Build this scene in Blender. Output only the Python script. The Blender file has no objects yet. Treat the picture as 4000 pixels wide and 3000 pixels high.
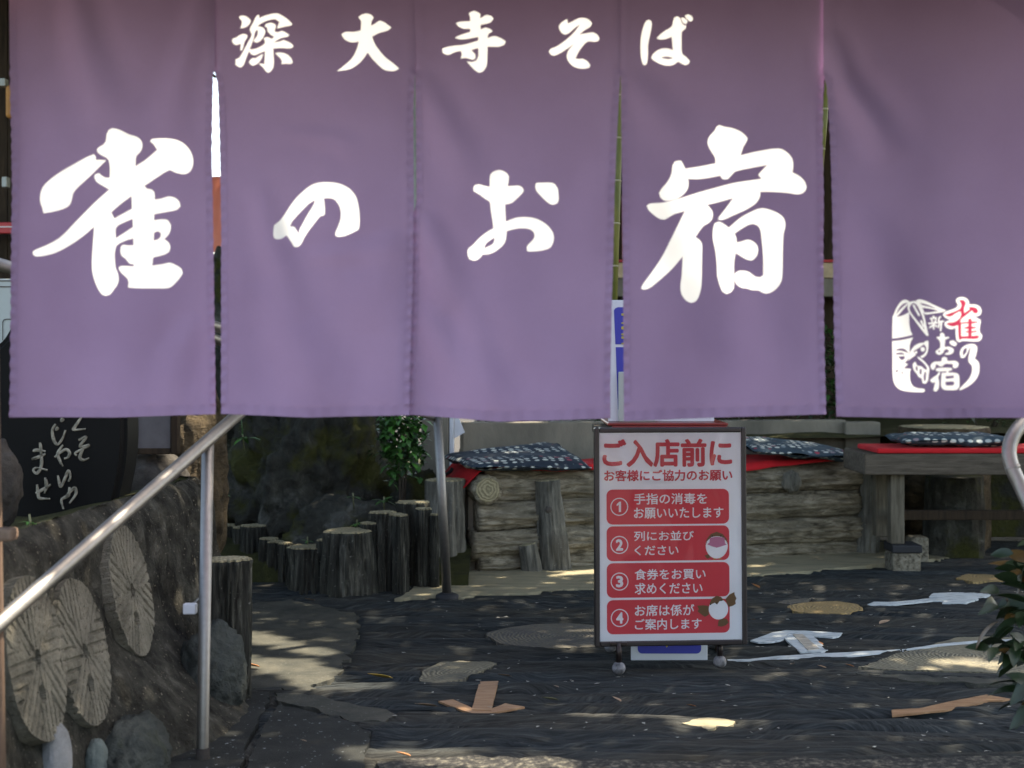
import bpy, bmesh, math, random
import numpy as np
from mathutils import Vector, Matrix, noise, geometry
random.seed(7)
R = math.radians
sc = bpy.context.scene
col = sc.collection

# ------------------------------------------------------------------ camera
H = 1.05                      # camera height above the paving
F = 4000 * 50 / 36.0          # focal length in photograph pixels
HY = 1400.0                   # horizon row in the photograph
cam_d = bpy.data.cameras.new('camera'); cam = bpy.data.objects.new('camera', cam_d); col.objects.link(cam)
cam.location = (0, 0, H); cam.rotation_euler = (R(90), 0, 0)
cam_d.lens = 50; cam_d.sensor_width = 36; cam_d.shift_y = -0.025
cam_d.clip_start = 0.05; cam_d.clip_end = 400
cam_d.dof.use_dof = True; cam_d.dof.focus_distance = 5.0; cam_d.dof.aperture_fstop = 4.2
sc.camera = cam

# ------------------------------------------------------------------ light
SUN_EL = R(56); SAZ = Vector((0.82, 0.57)).normalized()
SUN = Vector((SAZ.x * math.cos(SUN_EL), SAZ.y * math.cos(SUN_EL), math.sin(SUN_EL)))
world = bpy.data.worlds.new('World'); sc.world = world; world.use_nodes = True
wn = world.node_tree.nodes; wl = world.node_tree.links
sky = wn.new('ShaderNodeTexSky'); sky.sky_type = 'NISHITA'; sky.sun_disc = False
sky.sun_elevation = SUN_EL; sky.sun_rotation = math.atan2(SAZ.x, SAZ.y)
sky.air_density = 1.0; sky.dust_density = 2.0; sky.ozone_density = 1.0
bg = wn['Background']; wl.new(sky.outputs[0], bg.inputs[0]); bg.inputs[1].default_value = 0.15
sun_d = bpy.data.lights.new('sun', 'SUN'); sun_d.energy = 3.8; sun_d.angle = R(0.53); sun_d.color = (1.0, 0.95, 0.87)
sun_o = bpy.data.objects.new('sun', sun_d); col.objects.link(sun_o)
sun_o.rotation_euler = SUN.to_track_quat('Z', 'Y').to_euler(); sun_o.location = (6, -3, 8)
sc.view_settings.view_transform = 'Standard'; sc.view_settings.look = 'None'
sc.view_settings.exposure = 2.1; sc.view_settings.use_white_balance = True; sc.view_settings.white_balance_temperature = 7600; sc.view_settings.white_balance_tint = 10; sc.view_settings.gamma = 1.0
sc.cycles.use_denoising = True
sc.cycles.max_bounces = 8; sc.cycles.transparent_max_bounces = 12

# ------------------------------------------------------------------ helpers
def P(px, py, D):             # photograph pixel at a chosen distance
    return Vector(((px - 2000) / F * D, D, H - (py - HY) / F * D))
def G(px, py, z=0.0):         # photograph pixel on the level ground
    D = (H - z) * F / (py - HY)
    return Vector(((px - 2000) / F * D, D, z))
def ZT(py, D): return H - (py - HY) / F * D
def XP(px, D): return (px - 2000) / F * D

def link_mesh(name, verts, faces, mat=None, parent=None, smooth=False, mats=None, midx=None):
    me = bpy.data.meshes.new(name)
    me.from_pydata([tuple(v) for v in verts], [], [tuple(f) for f in faces])
    for m in (mats or ([mat] if mat else [])): me.materials.append(m)
    if midx is not None: me.polygons.foreach_set('material_index', midx)
    if smooth: me.polygons.foreach_set('use_smooth', [True] * len(me.polygons))
    me.update()
    o = bpy.data.objects.new(name, me); col.objects.link(o)
    if parent: adopt(o, parent)
    return o
def world_loc(o):
    l = o.location.copy()
    while o.parent:
        l = o.matrix_parent_inverse @ l
        o = o.parent; l = o.location + l
    return l
def world_mat(o):
    m = Matrix.LocRotScale(o.location, o.rotation_euler, o.scale)
    if o.parent: m = world_mat(o.parent) @ o.matrix_parent_inverse @ m
    return m
def adopt(o, parent):
    o.parent = parent; o.matrix_parent_inverse = world_mat(parent).inverted()
def tag(o, label, cat, group=None):
    o['label'] = label; o['category'] = cat
    if group: o['group'] = group
    return o
def thing(name, label, cat, loc=(0, 0, 0), group=None):
    o = bpy.data.objects.new(name, None); col.objects.link(o); o.location = loc
    o.empty_display_size = 0.1
    return tag(o, label, cat, group)
def struct(o, kind='structure'):
    o['kind'] = kind; return o
def from_bm(name, bm, mat=None, parent=None, smooth=False, mats=None):
    me = bpy.data.meshes.new(name); bm.normal_update(); bm.to_mesh(me); bm.free()
    for m in (mats or ([mat] if mat else [])): me.materials.append(m)
    if smooth: me.polygons.foreach_set('use_smooth', [True] * len(me.polygons))
    o = bpy.data.objects.new(name, me); col.objects.link(o)
    if parent: adopt(o, parent)
    return o
def box(name, lo, hi, mat, parent=None, bev=0.004, M=None):
    bm = bmesh.new(); bmesh.ops.create_cube(bm, size=1)
    lo = Vector(lo); hi = Vector(hi)
    for v in bm.verts: v.co = Vector([(lo[i] + hi[i]) / 2 + v.co[i] * (hi[i] - lo[i]) for i in range(3)])
    if bev: bmesh.ops.bevel(bm, geom=bm.edges[:], offset=bev, segments=2, affect='EDGES', profile=0.5)
    if M is not None: bm.transform(M)
    return from_bm(name, bm, mat, parent)
def tube(name, pts, rad, mat, parent=None, seg=20, cap=True):
    pts = [Vector(p) for p in pts]; rads = rad if isinstance(rad, (list, tuple)) else [rad] * len(pts)
    vs, fs = [], []
    ref = None
    for i, p in enumerate(pts):
        t = ((pts[i + 1] if i < len(pts) - 1 else p) - (pts[i - 1] if i else p)).normalized()
        if ref is None: ref = t.orthogonal().normalized()
        ref = (ref - t * ref.dot(t)).normalized(); b = t.cross(ref)
        for k in range(seg):
            a = 2 * math.pi * k / seg
            vs.append(p + (ref * math.cos(a) + b * math.sin(a)) * rads[i])
    n = len(pts)
    for i in range(n - 1):
        for k in range(seg):
            a, b2 = i * seg + k, i * seg + (k + 1) % seg
            fs.append((a, b2, b2 + seg, a + seg))
    if cap: fs.append(tuple(range(seg))[::-1]); fs.append(tuple((n - 1) * seg + k for k in range(seg)))
    o = link_mesh(name, vs, fs, mat, parent)
    for p in o.data.polygons:
        p.use_smooth = len(p.vertices) == 4
    return o
def smooth_path(pts, n=8):
    pts = [Vector(p) for p in pts]; out = []
    for i in range(len(pts) - 1):
        p0 = pts[max(i - 1, 0)]; p1 = pts[i]; p2 = pts[i + 1]; p3 = pts[min(i + 2, len(pts) - 1)]
        for k in range(n):
            t = k / n
            out.append(0.5 * ((2 * p1) + (p2 - p0) * t + (2 * p0 - 5 * p1 + 4 * p2 - p3) * t * t + (-p0 + 3 * p1 - 3 * p2 + p3) * t ** 3))
    out.append(pts[-1]); return out
def fbm(v, o=4): return noise.fractal(Vector(v), 1.0, 2.0, o)

# ------------------------------------------------------------------ materials
def lin(r, g, b):             # colour given as sRGB 0..255
    f = lambda c: c / 12.92 if c <= 0.04045 else ((c + 0.055) / 1.055) ** 2.4
    return tuple(f(c / 255) for c in (r, g, b)) + (1,)
class NT:
    def __init__(s, name):
        s.m = bpy.data.materials.new(name); s.m.use_nodes = True
        s.t = s.m.node_tree; s.n = s.t.nodes; s.l = s.t.links
        s.b = s.n['Principled BSDF']; s.tc = s.n.new('ShaderNodeTexCoord')
    def new(s, t, **kw):
        n = s.n.new(t)
        for k, v in kw.items(): setattr(n, k, v)
        return n
    def map(s, scale=(1, 1, 1), rot=(0, 0, 0), src='Object'):
        n = s.new('ShaderNodeMapping'); n.inputs['Scale'].default_value = scale; n.inputs['Rotation'].default_value = rot
        s.l.new(s.tc.outputs[src], n.inputs[0]); return n.outputs[0]
    def noise(s, vec, scale, detail=6, rough=0.6, dist=0.0):
        n = s.new('ShaderNodeTexNoise'); n.inputs['Scale'].default_value = scale
        n.inputs['Detail'].default_value = detail; n.inputs['Roughness'].default_value = rough
        n.inputs['Distortion'].default_value = dist
        s.l.new(vec, n.inputs['Vector']); return n.outputs['Fac']
    def ramp(s, fac, stops, interp='LINEAR'):
        n = s.new('ShaderNodeValToRGB'); e = n.color_ramp.elements; n.color_ramp.interpolation = interp
        while len(e) < len(stops): e.new(0.5)
        for k, (p, c) in enumerate(stops):
            e[k].position = p; e[k].color = c if len(c) == 4 else tuple(c) + (1,)
        s.l.new(fac, n.inputs[0]); return n.outputs[0]
    def mix(s, fac, a, b, blend='MIX'):
        n = s.new('ShaderNodeMix', data_type='RGBA', blend_type=blend)
        for sock, v in ((n.inputs[0], fac), (n.inputs[6], a), (n.inputs[7], b)):
            if isinstance(v, (int, float)): sock.default_value = v
            elif isinstance(v, tuple): sock.default_value = v if len(v) == 4 else v + (1,)
            else: s.l.new(v, sock)
        return n.outputs[2]
    def math(s, op, a, b=None):
        n = s.new('ShaderNodeMath', operation=op)
        for i, v in enumerate((a, b)):
            if v is None: continue
            if isinstance(v, (int, float)): n.inputs[i].default_value = v
            else: s.l.new(v, n.inputs[i])
        return n.outputs[0]
    def bump(s, h, strength=0.5, dist=0.01):
        n = s.new('ShaderNodeBump'); n.inputs['Strength'].default_value = strength; n.inputs['Distance'].default_value = dist
        s.l.new(h, n.inputs['Height']); s.l.new(n.outputs[0], s.b.inputs['Normal']); return n.outputs[0]
    def base(s, c):
        if isinstance(c, tuple): s.b.inputs['Base Color'].default_value = c if len(c) == 4 else c + (1,)
        else: s.l.new(c, s.b.inputs['Base Color'])
    def set(s, **kw):
        for k, v in kw.items():
            i = s.b.inputs[k.replace('_', ' ')]
            if isinstance(v, (int, float, tuple)): i.default_value = v
            else: s.l.new(v, i)
def rough_mat(name, stops, scale=8, stretch=(1, 1, 1), rough=0.85, bump=0.6, dist=0.01, bscale=40, speck=None, detail=8):
    t = NT(name); v = t.map(stretch)
    n1 = t.noise(v, scale, detail, 0.65, 0.3)
    c = t.ramp(n1, stops)
    if speck:
        sp = t.noise(v, speck[0], 2, 0.5)
        c = t.mix(t.ramp(sp, [(speck[1], (0, 0, 0)), (speck[1] + 0.06, (1, 1, 1))]), c, speck[2])
    t.base(c); t.set(Roughness=rough, Specular_IOR_Level=0.22)
    n2 = t.noise(v, bscale, 8, 0.7)
    t.bump(t.math('ADD', n2, n1), bump, dist)
    return t.m
def plain(name, colr, rough=0.5, metal=0.0, var=0.15, scale=20, **kw):
    t = NT(name); v = t.map(); n = t.noise(v, scale, 5, 0.6)
    c4 = colr if len(colr) == 4 else tuple(colr) + (1,)
    dark = tuple(c * (1 - var) for c in c4[:3]) + (1,); lite = tuple(min(1, c * (1 + var)) for c in c4[:3]) + (1,)
    t.base(t.ramp(n, [(0.3, dark), (0.7, lite)])); t.set(Roughness=rough, Metallic=metal, **kw)
    return t.m

def cloth_mat(name, colr, lite, trans, tcol=None, weave=900):
    t = NT(name); v = t.map((1, 1, 1)); n = t.noise(v, 3.5, 4, 0.55); w = t.noise(t.map((1, 1, 7)), 220, 3, 0.6); w2 = t.noise(t.map((7, 1, 1)), 220, 3, 0.6)
    c = t.ramp(n, [(0.3, colr), (0.75, lite)])
    th = t.math('ADD', w, w2)
    c = t.mix(t.math('MULTIPLY', th, 0.22), c, tuple(x * 0.5 for x in colr[:3]) + (1,))
    d = t.new('ShaderNodeBsdfDiffuse'); tr = t.new('ShaderNodeBsdfTranslucent'); mx = t.new('ShaderNodeMixShader')
    t.l.new(c, d.inputs[0])
    if tcol: tr.inputs[0].default_value = tcol
    else: t.l.new(c, tr.inputs[0])
    mx.inputs[0].default_value = trans
    t.l.new(d.outputs[0], mx.inputs[1]); t.l.new(tr.outputs[0], mx.inputs[2])
    b = t.new('ShaderNodeBump'); b.inputs['Strength'].default_value = 0.25; b.inputs['Distance'].default_value = 0.001
    t.l.new(th, b.inputs['Height']); t.l.new(b.outputs[0], d.inputs['Normal'])
    t.l.new(mx.outputs[0], t.n['Material Output'].inputs['Surface'])
    return t.m

M = {}
M['purple'] = cloth_mat('purple_cloth', (0.395, 0.250, 0.395, 1), (0.47, 0.305, 0.47, 1), 0.022)
M['white_dye'] = cloth_mat('undyed_white_cloth', (0.97, 0.97, 0.97, 1), (0.98, 0.98, 0.98, 1), 0.48, (0.98, 0.98, 0.98, 1))
M['red_dye'] = cloth_mat('red_dye_cloth', (0.62, 0.05, 0.12, 1), (0.7, 0.07, 0.14, 1), 0.45)
M['steel'] = None
t = NT('brushed_steel'); v = t.map((1, 1, 1)); n = t.noise(v, 60, 4, 0.6)
t.base(t.ramp(n, [(0.3, (0.25, 0.238, 0.22)), (0.7, (0.29, 0.278, 0.26))])); t.set(Metallic=1.0, Roughness=0.52)
M['steel'] = t.m
M['dark_metal'] = plain('dark_brown_metal', (0.035, 0.026, 0.024), 0.4, 0.6)
M['frame'] = plain('dark_frame', (0.022, 0.017, 0.017), 0.35, 0.0, 0.2, 30)
M['black_rubber'] = plain('black_rubber', (0.012, 0.013, 0.016), 0.7)
M['caster'] = rough_mat('scuffed_grey_ball', [(0.35, (0.06, 0.06, 0.06, 1)), (0.6, (0.25, 0.25, 0.26, 1))], 30, rough=0.45, bump=0.2)

# wood-grain mortar paving
def grain_mat():
    t = NT('wood_grain_mortar')
    wn_ = t.noise(t.map((1, 1, 1)), 0.9, 2, 0.5); wn2 = t.noise(t.map((1, 1, 1)), 2.3, 2, 0.5)
    off = t.math('ADD', t.math('MULTIPLY', wn_, 0.65), t.math('MULTIPLY', wn2, 0.12))
    cx = t.new('ShaderNodeCombineXYZ'); t.l.new(off, cx.inputs[1]); va = t.new('ShaderNodeVectorMath', operation='ADD'); t.l.new(t.tc.outputs['Object'], va.inputs[0]); t.l.new(cx.outputs[0], va.inputs[1])
    mp = t.new('ShaderNodeMapping'); mp.inputs['Scale'].default_value = (0.9, 25, 1); t.l.new(va.outputs[0], mp.inputs[0]); v = mp.outputs[0]
    v2 = t.map((0.6, 3.0, 1)); v3 = t.map((6, 6, 6))
    fine = t.noise(v, 6, 9, 0.74, 0.35); broad = t.noise(v2, 1.4, 4, 0.6, 0.4); grit = t.noise(v3, 30, 4, 0.7)
    c = t.ramp(fine, [(0.33, (0.003, 0.004, 0.004)), (0.47, (0.0165, 0.0210, 0.0225)), (0.58, (0.034, 0.041, 0.042)), (0.74, (0.115, 0.12, 0.112))])
    worn = t.ramp(broad, [(0.42, (0, 0, 0)), (0.72, (1, 1, 1))])
    c = t.mix(t.math('MULTIPLY', worn, 0.5), c, t.ramp(fine, [(0.3, (0.016, 0.014, 0.010)), (0.7, (0.11, 0.092, 0.06))]))
    sp = t.ramp(grit, [(0.68, (0, 0, 0)), (0.74, (1, 1, 1))])
    c = t.mix(t.math('MULTIPLY', sp, 0.35), c, (0.16, 0.16, 0.15, 1))
    t.base(c); t.set(Roughness=0.8, Specular_IOR_Level=0.22)
    t.bump(t.math('ADD', fine, t.math('MULTIPLY', grit, 0.3)), 0.55, 0.010)
    return t.m
M['grain'] = grain_mat()
M['earth'] = rough_mat('dark_earth', [(0.3, (0.02, 0.018, 0.014, 1)), (0.7, (0.05, 0.045, 0.035, 1))], 10)
M['asphalt'] = rough_mat('pebbled_asphalt', [(0.36, (0.018, 0.018, 0.018, 1)), (0.52, (0.05, 0.048, 0.043, 1)), (0.66, (0.20, 0.185, 0.14, 1))], 60, (1, 1, 1), 0.85, 0.9, 0.01, 90)
M['concrete'] = rough_mat('smooth_concrete', [(0.3, (0.024, 0.028, 0.025, 1)), (0.7, (0.085, 0.082, 0.064, 1))], 7, bscale=120, bump=0.3, speck=(160, 0.68, (0.2, 0.2, 0.18, 1)))
M['speckle'] = rough_mat('speckled_slab', [(0.3, (0.012, 0.014, 0.013, 1)), (0.7, (0.030, 0.032, 0.029, 1))], 8, bscale=140, bump=0.4, speck=(75, 0.68, (0.26, 0.28, 0.29, 1)))
M['wallconc'] = rough_mat('stained_concrete', [(0.25, (0.09, 0.085, 0.07, 1)), (0.55, (0.21, 0.19, 0.15, 1)), (0.8, (0.30, 0.27, 0.21, 1))], 2.6, (1, 1, 0.45), bscale=50, bump=0.35)
M['tan'] = rough_mat('tan_mortar', [(0.25, (0.10, 0.095, 0.07, 1)), (0.45, (0.27, 0.24, 0.155, 1)), (0.8, (0.36, 0.32, 0.21, 1))], 4, (1, 5, 1), bscale=60, bump=0.4)
def ring_mat(name, a, b, c, wear=0.45):
    t = NT(name); v = t.map()
    w = t.new('ShaderNodeTexWave', wave_type='RINGS', rings_direction='SPHERICAL'); w.inputs['Scale'].default_value = 20
    w.inputs['Distortion'].default_value = 7.0; w.inputs['Detail'].default_value = 3; w.inputs['Detail Scale'].default_value = 1.5
    t.l.new(v, w.inputs[0]); n = t.noise(v, 6, 6, 0.65)
    cc = t.ramp(w.outputs['Fac'], [(0.12, a), (0.4, b), (0.9, c)])
    cc = t.mix(0.45, cc, b)
    cc = t.mix(t.ramp(n, [(wear, (0, 0, 0)), (wear + 0.2, (1, 1, 1))]), cc, a)
    t.base(cc); t.set(Roughness=0.85); t.bump(t.math('ADD', w.outputs['Fac'], n), 0.5, 0.006)
    return t.m
M['ring_dim'] = ring_mat('faded_ring_mortar', (0.035, 0.037, 0.04, 1), (0.085, 0.078, 0.06, 1), (0.15, 0.13, 0.085, 1), 0.5)
M['ring_orange'] = ring_mat('orange_ring_mortar', (0.10, 0.08, 0.05, 1), (0.30, 0.20, 0.075, 1), (0.36, 0.25, 0.10, 1), 0.62)
M['ring_tan'] = ring_mat('tan_ring_mortar', (0.055, 0.055, 0.045, 1), (0.17, 0.15, 0.095, 1), (0.26, 0.23, 0.145, 1), 0.48)
M['cut'] = ring_mat('cut_log_face', (0.13, 0.115, 0.07, 1), (0.28, 0.24, 0.14, 1), (0.36, 0.315, 0.19, 1), 0.6)
def bark(name, d, m, l, vertical):
    t = NT(name); st = (14, 14, 1.6) if vertical else (1.6, 14, 14)
    v = t.map(st); n = t.noise(v, 2.2, 8, 0.7, 0.5); v2 = t.map(); n2 = t.noise(v2, 5, 5, 0.6); sp = t.noise(v2, 70, 3, 0.6)
    c = t.ramp(n, [(0.32, d), (0.52, m), (0.75, l)])
    c = t.mix(t.ramp(n2, [(0.48, (0, 0, 0)), (0.7, (0.75, 0.75, 0.75))]), c, tuple(x * 0.55 for x in m[:3]) + (1,))
    c = t.mix(t.math('MULTIPLY', t.ramp(sp, [(0.66, (0, 0, 0)), (0.72, (1, 1, 1))]), 0.4), c, (0.34, 0.33, 0.3, 1))
    t.base(c); t.set(Roughness=0.9, Specular_IOR_Level=0.2); t.bump(n, 0.9, 0.014); return t.m
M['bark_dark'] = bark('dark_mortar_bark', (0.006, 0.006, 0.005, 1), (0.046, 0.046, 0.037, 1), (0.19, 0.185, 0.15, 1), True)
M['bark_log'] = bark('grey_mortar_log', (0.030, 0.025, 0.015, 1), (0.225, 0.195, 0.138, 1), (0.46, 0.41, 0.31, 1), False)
M['bark_post'] = bark('grey_mortar_post', (0.035, 0.033, 0.026, 1), (0.155, 0.147, 0.12, 1), (0.31, 0.29, 0.235, 1), True)
def mossy(name, d, m, l, moss, amt=0.55, scale=3.2):
    t = NT(name); v = t.map(); n = t.noise(v, scale, 9, 0.68, 0.4); n2 = t.noise(v, scale * 0.6, 6, 0.62); n3 = t.noise(v, 45, 6, 0.7)
    c = t.ramp(n, [(0.3, d), (0.55, m), (0.78, l)])
    c = t.mix(t.ramp(n2, [(amt, (0, 0, 0)), (amt + 0.1, (0.85, 0.85, 0.85))]), c, t.mix(n3, tuple(x * 0.5 for x in moss[:3]) + (1,), tuple(x * 1.4 for x in moss[:3]) + (1,)))
    t.base(c); t.set(Roughness=0.95, Specular_IOR_Level=0.15); t.bump(t.math('ADD', n, t.math('MULTIPLY', n3, 0.4)), 1.0, 0.04); return t.m
M['boulder'] = mossy('mossy_boulder', (0.014, 0.014, 0.012, 1), (0.052, 0.052, 0.043, 1), (0.17, 0.172, 0.15, 1), (0.058, 0.060, 0.014, 1), 0.50, 5.0)
M['stone'] = mossy('green_grey_stone', (0.03, 0.034, 0.032, 1), (0.07, 0.078, 0.07, 1), (0.13, 0.135, 0.115, 1), (0.045, 0.05, 0.025, 1), 0.62, 6)
M['cement'] = rough_mat('pitted_cement_wall', [(0.30, (0.010, 0.009, 0.006, 1)), (0.46, (0.040, 0.038, 0.030, 1)), (0.60, (0.082, 0.078, 0.062, 1)), (0.78, (0.21, 0.20, 0.165, 1))], 13, (1, 1, 0.9), 0.9, 1.0, 0.035, 45, (110, 0.66, (0.25, 0.22, 0.17, 1)))
M['millstone'] = rough_mat('weathered_millstone', [(0.3, (0.10, 0.092, 0.07, 1)), (0.5, (0.19, 0.175, 0.135, 1)), (0.75, (0.28, 0.258, 0.20, 1))], 12, bscale=110, bump=0.9, speck=(120, 0.66, (0.05, 0.045, 0.035, 1)))
M['palestone'] = rough_mat('pale_blue_grey_stone', [(0.3, (0.16, 0.165, 0.165, 1)), (0.7, (0.32, 0.33, 0.34, 1))], 9, bscale=110, bump=0.5)
M['tealstone'] = rough_mat('teal_grey_stone', [(0.3, (0.07, 0.09, 0.085, 1)), (0.7, (0.13, 0.155, 0.145, 1))], 9, bscale=110, bump=0.5)
M['moss'] = rough_mat('moss', [(0.3, (0.018, 0.02, 0.006, 1)), (0.6, (0.045, 0.046, 0.012, 1)), (0.8, (0.075, 0.072, 0.03, 1))], 16, bscale=120, bump=1.0)
M['black_stone'] = plain('black_stone', (0.0045, 0.0045, 0.0045), 0.55, 0, 0.3, 6, Specular_IOR_Level=0.12)
M['rough_grey'] = rough_mat('rough_dark_grey_stone', [(0.3, (0.02, 0.018, 0.016, 1)), (0.7, (0.07, 0.062, 0.053, 1))], 12)
M['paint_cream'] = rough_mat('worn_cream_paint', [(0.35, (0.06, 0.056, 0.04, 1)), (0.6, (0.34, 0.32, 0.25, 1))], 40, bump=0.2)
M['rock_brown'] = rough_mat('brown_rock', [(0.3, (0.03, 0.022, 0.013, 1)), (0.55, (0.11, 0.08, 0.045, 1)), (0.8, (0.22, 0.16, 0.09, 1))], 9, (1, 1, 2), bscale=40, bump=1.0, dist=0.03)
M['wood_dark'] = rough_mat('dark_aged_wood', [(0.3, (0.016, 0.011, 0.007, 1)), (0.7, (0.055, 0.036, 0.021, 1))], 5, (9, 9, 0.8), bscale=30, bump=0.4)
M['wood_grey'] = rough_mat('weathered_grey_wood', [(0.3, (0.055, 0.045, 0.033, 1)), (0.7, (0.15, 0.125, 0.095, 1))], 6, (1, 9, 9), bscale=30, bump=0.4)
M['wood_post'] = rough_mat('weathered_leg_wood', [(0.3, (0.07, 0.06, 0.042, 1)), (0.7, (0.17, 0.15, 0.11, 1))], 6, (12, 12, 1.2), bscale=30, bump=0.4)
M['wood_pink'] = rough_mat('pinkish_brown_wood', [(0.3, (0.11, 0.07, 0.05, 1)), (0.7, (0.24, 0.16, 0.115, 1))], 6, (12, 12, 1), bscale=30, bump=0.4)
M['block'] = rough_mat('coarse_concrete_block', [(0.35, (0.06, 0.05, 0.035, 1)), (0.55, (0.24, 0.215, 0.16, 1)), (0.8, (0.34, 0.31, 0.24, 1))], 45, bscale=90, bump=0.8)
M['red_cloth'] = plain('red_felt', (0.55, 0.008, 0.014), 0.9, 0, 0.12, 12)
def dots(ca=(0.008, 0.015, 0.028), cb=(0.02, 0.04, 0.06)):
    t = NT('navy_dotted_cotton'); v = t.map((0.75, 1.15, 1)); vo = t.new('ShaderNodeTexVoronoi', feature='F1'); vo.inputs['Scale'].default_value = 30; vo.inputs['Randomness'].default_value = 0.25
    t.l.new(v, vo.inputs['Vector']); n = t.noise(v, 90, 3, 0.6)
    d = t.math('ADD', vo.outputs['Distance'], t.math('MULTIPLY', n, 0.22))
    f = t.ramp(d, [(0.40, (1, 1, 1)), (0.50, (0, 0, 0))])
    base = t.ramp(t.noise(v, 7, 4), [(0.3, ca), (0.7, cb)])
    bright = t.new('ShaderNodeSeparateColor'); t.l.new(vo.outputs['Color'], bright.inputs[0])
    dc = t.ramp(bright.outputs[0], [(0.04, (0.35, 0.04, 0.07)), (0.08, (0.24, 0.29, 0.31)), (0.4, (0.62, 0.65, 0.58))])
    t.base(t.mix(f, base, dc)); t.set(Roughness=0.9); t.bump(n, 0.3, 0.003); return t.m
M['dots'] = dots(); M['dots_skylit'] = dots((0.022, 0.042, 0.058), (0.045, 0.08, 0.105))  # second navy cotton is lightened to stand in for sky reflection
M['paper'] = plain('white_poster_paper', (0.82, 0.88, 0.95), 0.5, 0, 0.02, 3)
M['print_red'] = plain('red_print', (0.66, 0.05, 0.075), 0.55, 0, 0.04, 3)
M['print_head'] = plain('crimson_header_print', (0.58, 0.05, 0.075), 0.55, 0, 0.04, 3)
M['print_white'] = plain('white_print', (0.84, 0.88, 0.94), 0.55, 0, 0.02, 3)
M['bird_brown'] = plain('brown_print', (0.17, 0.095, 0.04), 0.55, 0, 0.05, 3)
M['bird_pink'] = plain('pink_print', (0.55, 0.21, 0.36), 0.55, 0, 0.05, 3)
M['bird_dark'] = plain('dark_print', (0.02, 0.015, 0.015), 0.55)
M['bird_yellow'] = plain('yellow_print', (0.5, 0.42, 0.03), 0.55)
M['blue_print'] = plain('blue_print', (0.035, 0.045, 0.36), 0.5, 0, 0.05, 5)
M['white_board'] = plain('white_board', (0.62, 0.64, 0.68), 0.45, 0, 0.06, 9)
M['red_lacquer'] = plain('red_brown_lacquer', (0.20, 0.022, 0.016), 0.35, 0, 0.2, 10)
t = NT('clear_film'); g = t.new('ShaderNodeBsdfGlossy'); g.inputs['Roughness'].default_value = 0.05; tr = t.new('ShaderNodeBsdfTransparent'); lw = t.new('ShaderNodeFresnel'); lw.inputs[0].default_value = 1.42
mx = t.new('ShaderNodeMixShader'); t.l.new(lw.outputs[0], mx.inputs[0]); t.l.new(tr.outputs[0], mx.inputs[1]); t.l.new(g.outputs[0], mx.inputs[2]); t.l.new(mx.outputs[0], t.n['Material Output'].inputs['Surface'])
M['film'] = t.m
def leaf_mat(name, a, b, rough=0.45):
    t = NT(name); n = t.noise(t.map(), 14, 4); t.base(t.ramp(n, [(0.3, a), (0.7, b)])); t.set(Roughness=rough)
    t.set(Subsurface_Weight=0.0); return t.m
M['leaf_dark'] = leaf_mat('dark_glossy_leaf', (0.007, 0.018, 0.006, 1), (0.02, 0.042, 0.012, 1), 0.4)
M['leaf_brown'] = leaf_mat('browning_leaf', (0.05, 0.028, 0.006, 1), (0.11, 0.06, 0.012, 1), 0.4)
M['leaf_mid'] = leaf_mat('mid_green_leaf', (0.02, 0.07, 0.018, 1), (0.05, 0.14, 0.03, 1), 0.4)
M['leaf_lit'] = leaf_mat('bright_green_leaf', (0.04, 0.15, 0.02, 1), (0.08, 0.24, 0.045, 1), 0.4)
M['leaf_dry'] = leaf_mat('dry_tan_leaf', (0.24, 0.15, 0.09, 1), (0.42, 0.30, 0.2, 1), 0.6)
M['leaf_yellow'] = leaf_mat('yellow_leaf', (0.35, 0.22, 0.03, 1), (0.55, 0.38, 0.06, 1), 0.5)
M['leaf_orange'] = leaf_mat('orange_leaf', (0.28, 0.10, 0.025, 1), (0.42, 0.18, 0.06, 1), 0.6)
M['leaf_olive'] = leaf_mat('olive_leaf', (0.10, 0.11, 0.05, 1), (0.17, 0.18, 0.09, 1), 0.5)
M['white_tape'] = rough_mat('cracked_white_tape', [(0.35, (0.26, 0.30, 0.31, 1)), (0.5, (0.50, 0.55, 0.56, 1)), (0.8, (0.62, 0.62, 0.56, 1))], 16, (1, 3, 1), 0.6, 0.5, 0.004, 60)
M['cream_tape'] = rough_mat('cream_tape', [(0.35, (0.30, 0.27, 0.22, 1)), (0.6, (0.52, 0.47, 0.39, 1))], 18, (1, 3, 1), 0.6, 0.5, 0.004, 60)
M['kraft'] = rough_mat('brown_kraft_tape', [(0.3, (0.22, 0.12, 0.06, 1)), (0.7, (0.40, 0.24, 0.13, 1))], 10, (1, 4, 1), 0.6, 0.6, 0.006, 30)
M['bamboo'] = rough_mat('green_bamboo', [(0.3, (0.07, 0.09, 0.018, 1)), (0.7, (0.20, 0.19, 0.045, 1))], 5, (6, 6, 1), 0.35, 0.1)
M['bamboo_ring'] = plain('bamboo_node', (0.36, 0.33, 0.2), 0.6)
M['grey_paint'] = plain('grey_green_paint', (0.30, 0.33, 0.29), 0.5)
M['cabinet'] = plain('pale_grey_cabinet', (0.40, 0.43, 0.40), 0.45, 0, 0.05, 3)
M['seam'] = plain('dark_seam', (0.06, 0.05, 0.04), 0.7)
M['red_paint'] = plain('red_paint', (0.45, 0.03, 0.03), 0.5)
M['cream_wood'] = plain('cream_wood', (0.50, 0.38, 0.24), 0.7)
M['plaster'] = plain('white_plaster', (0.75, 0.74, 0.72), 0.8, 0, 0.05, 4)
M['salmon'] = cloth_mat('salmon_banner', (0.70, 0.20, 0.13, 1), (0.75, 0.30, 0.22, 1), 0.3)
M['tile'] = plain('grey_roof_tile', (0.07, 0.07, 0.075), 0.5)
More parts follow.
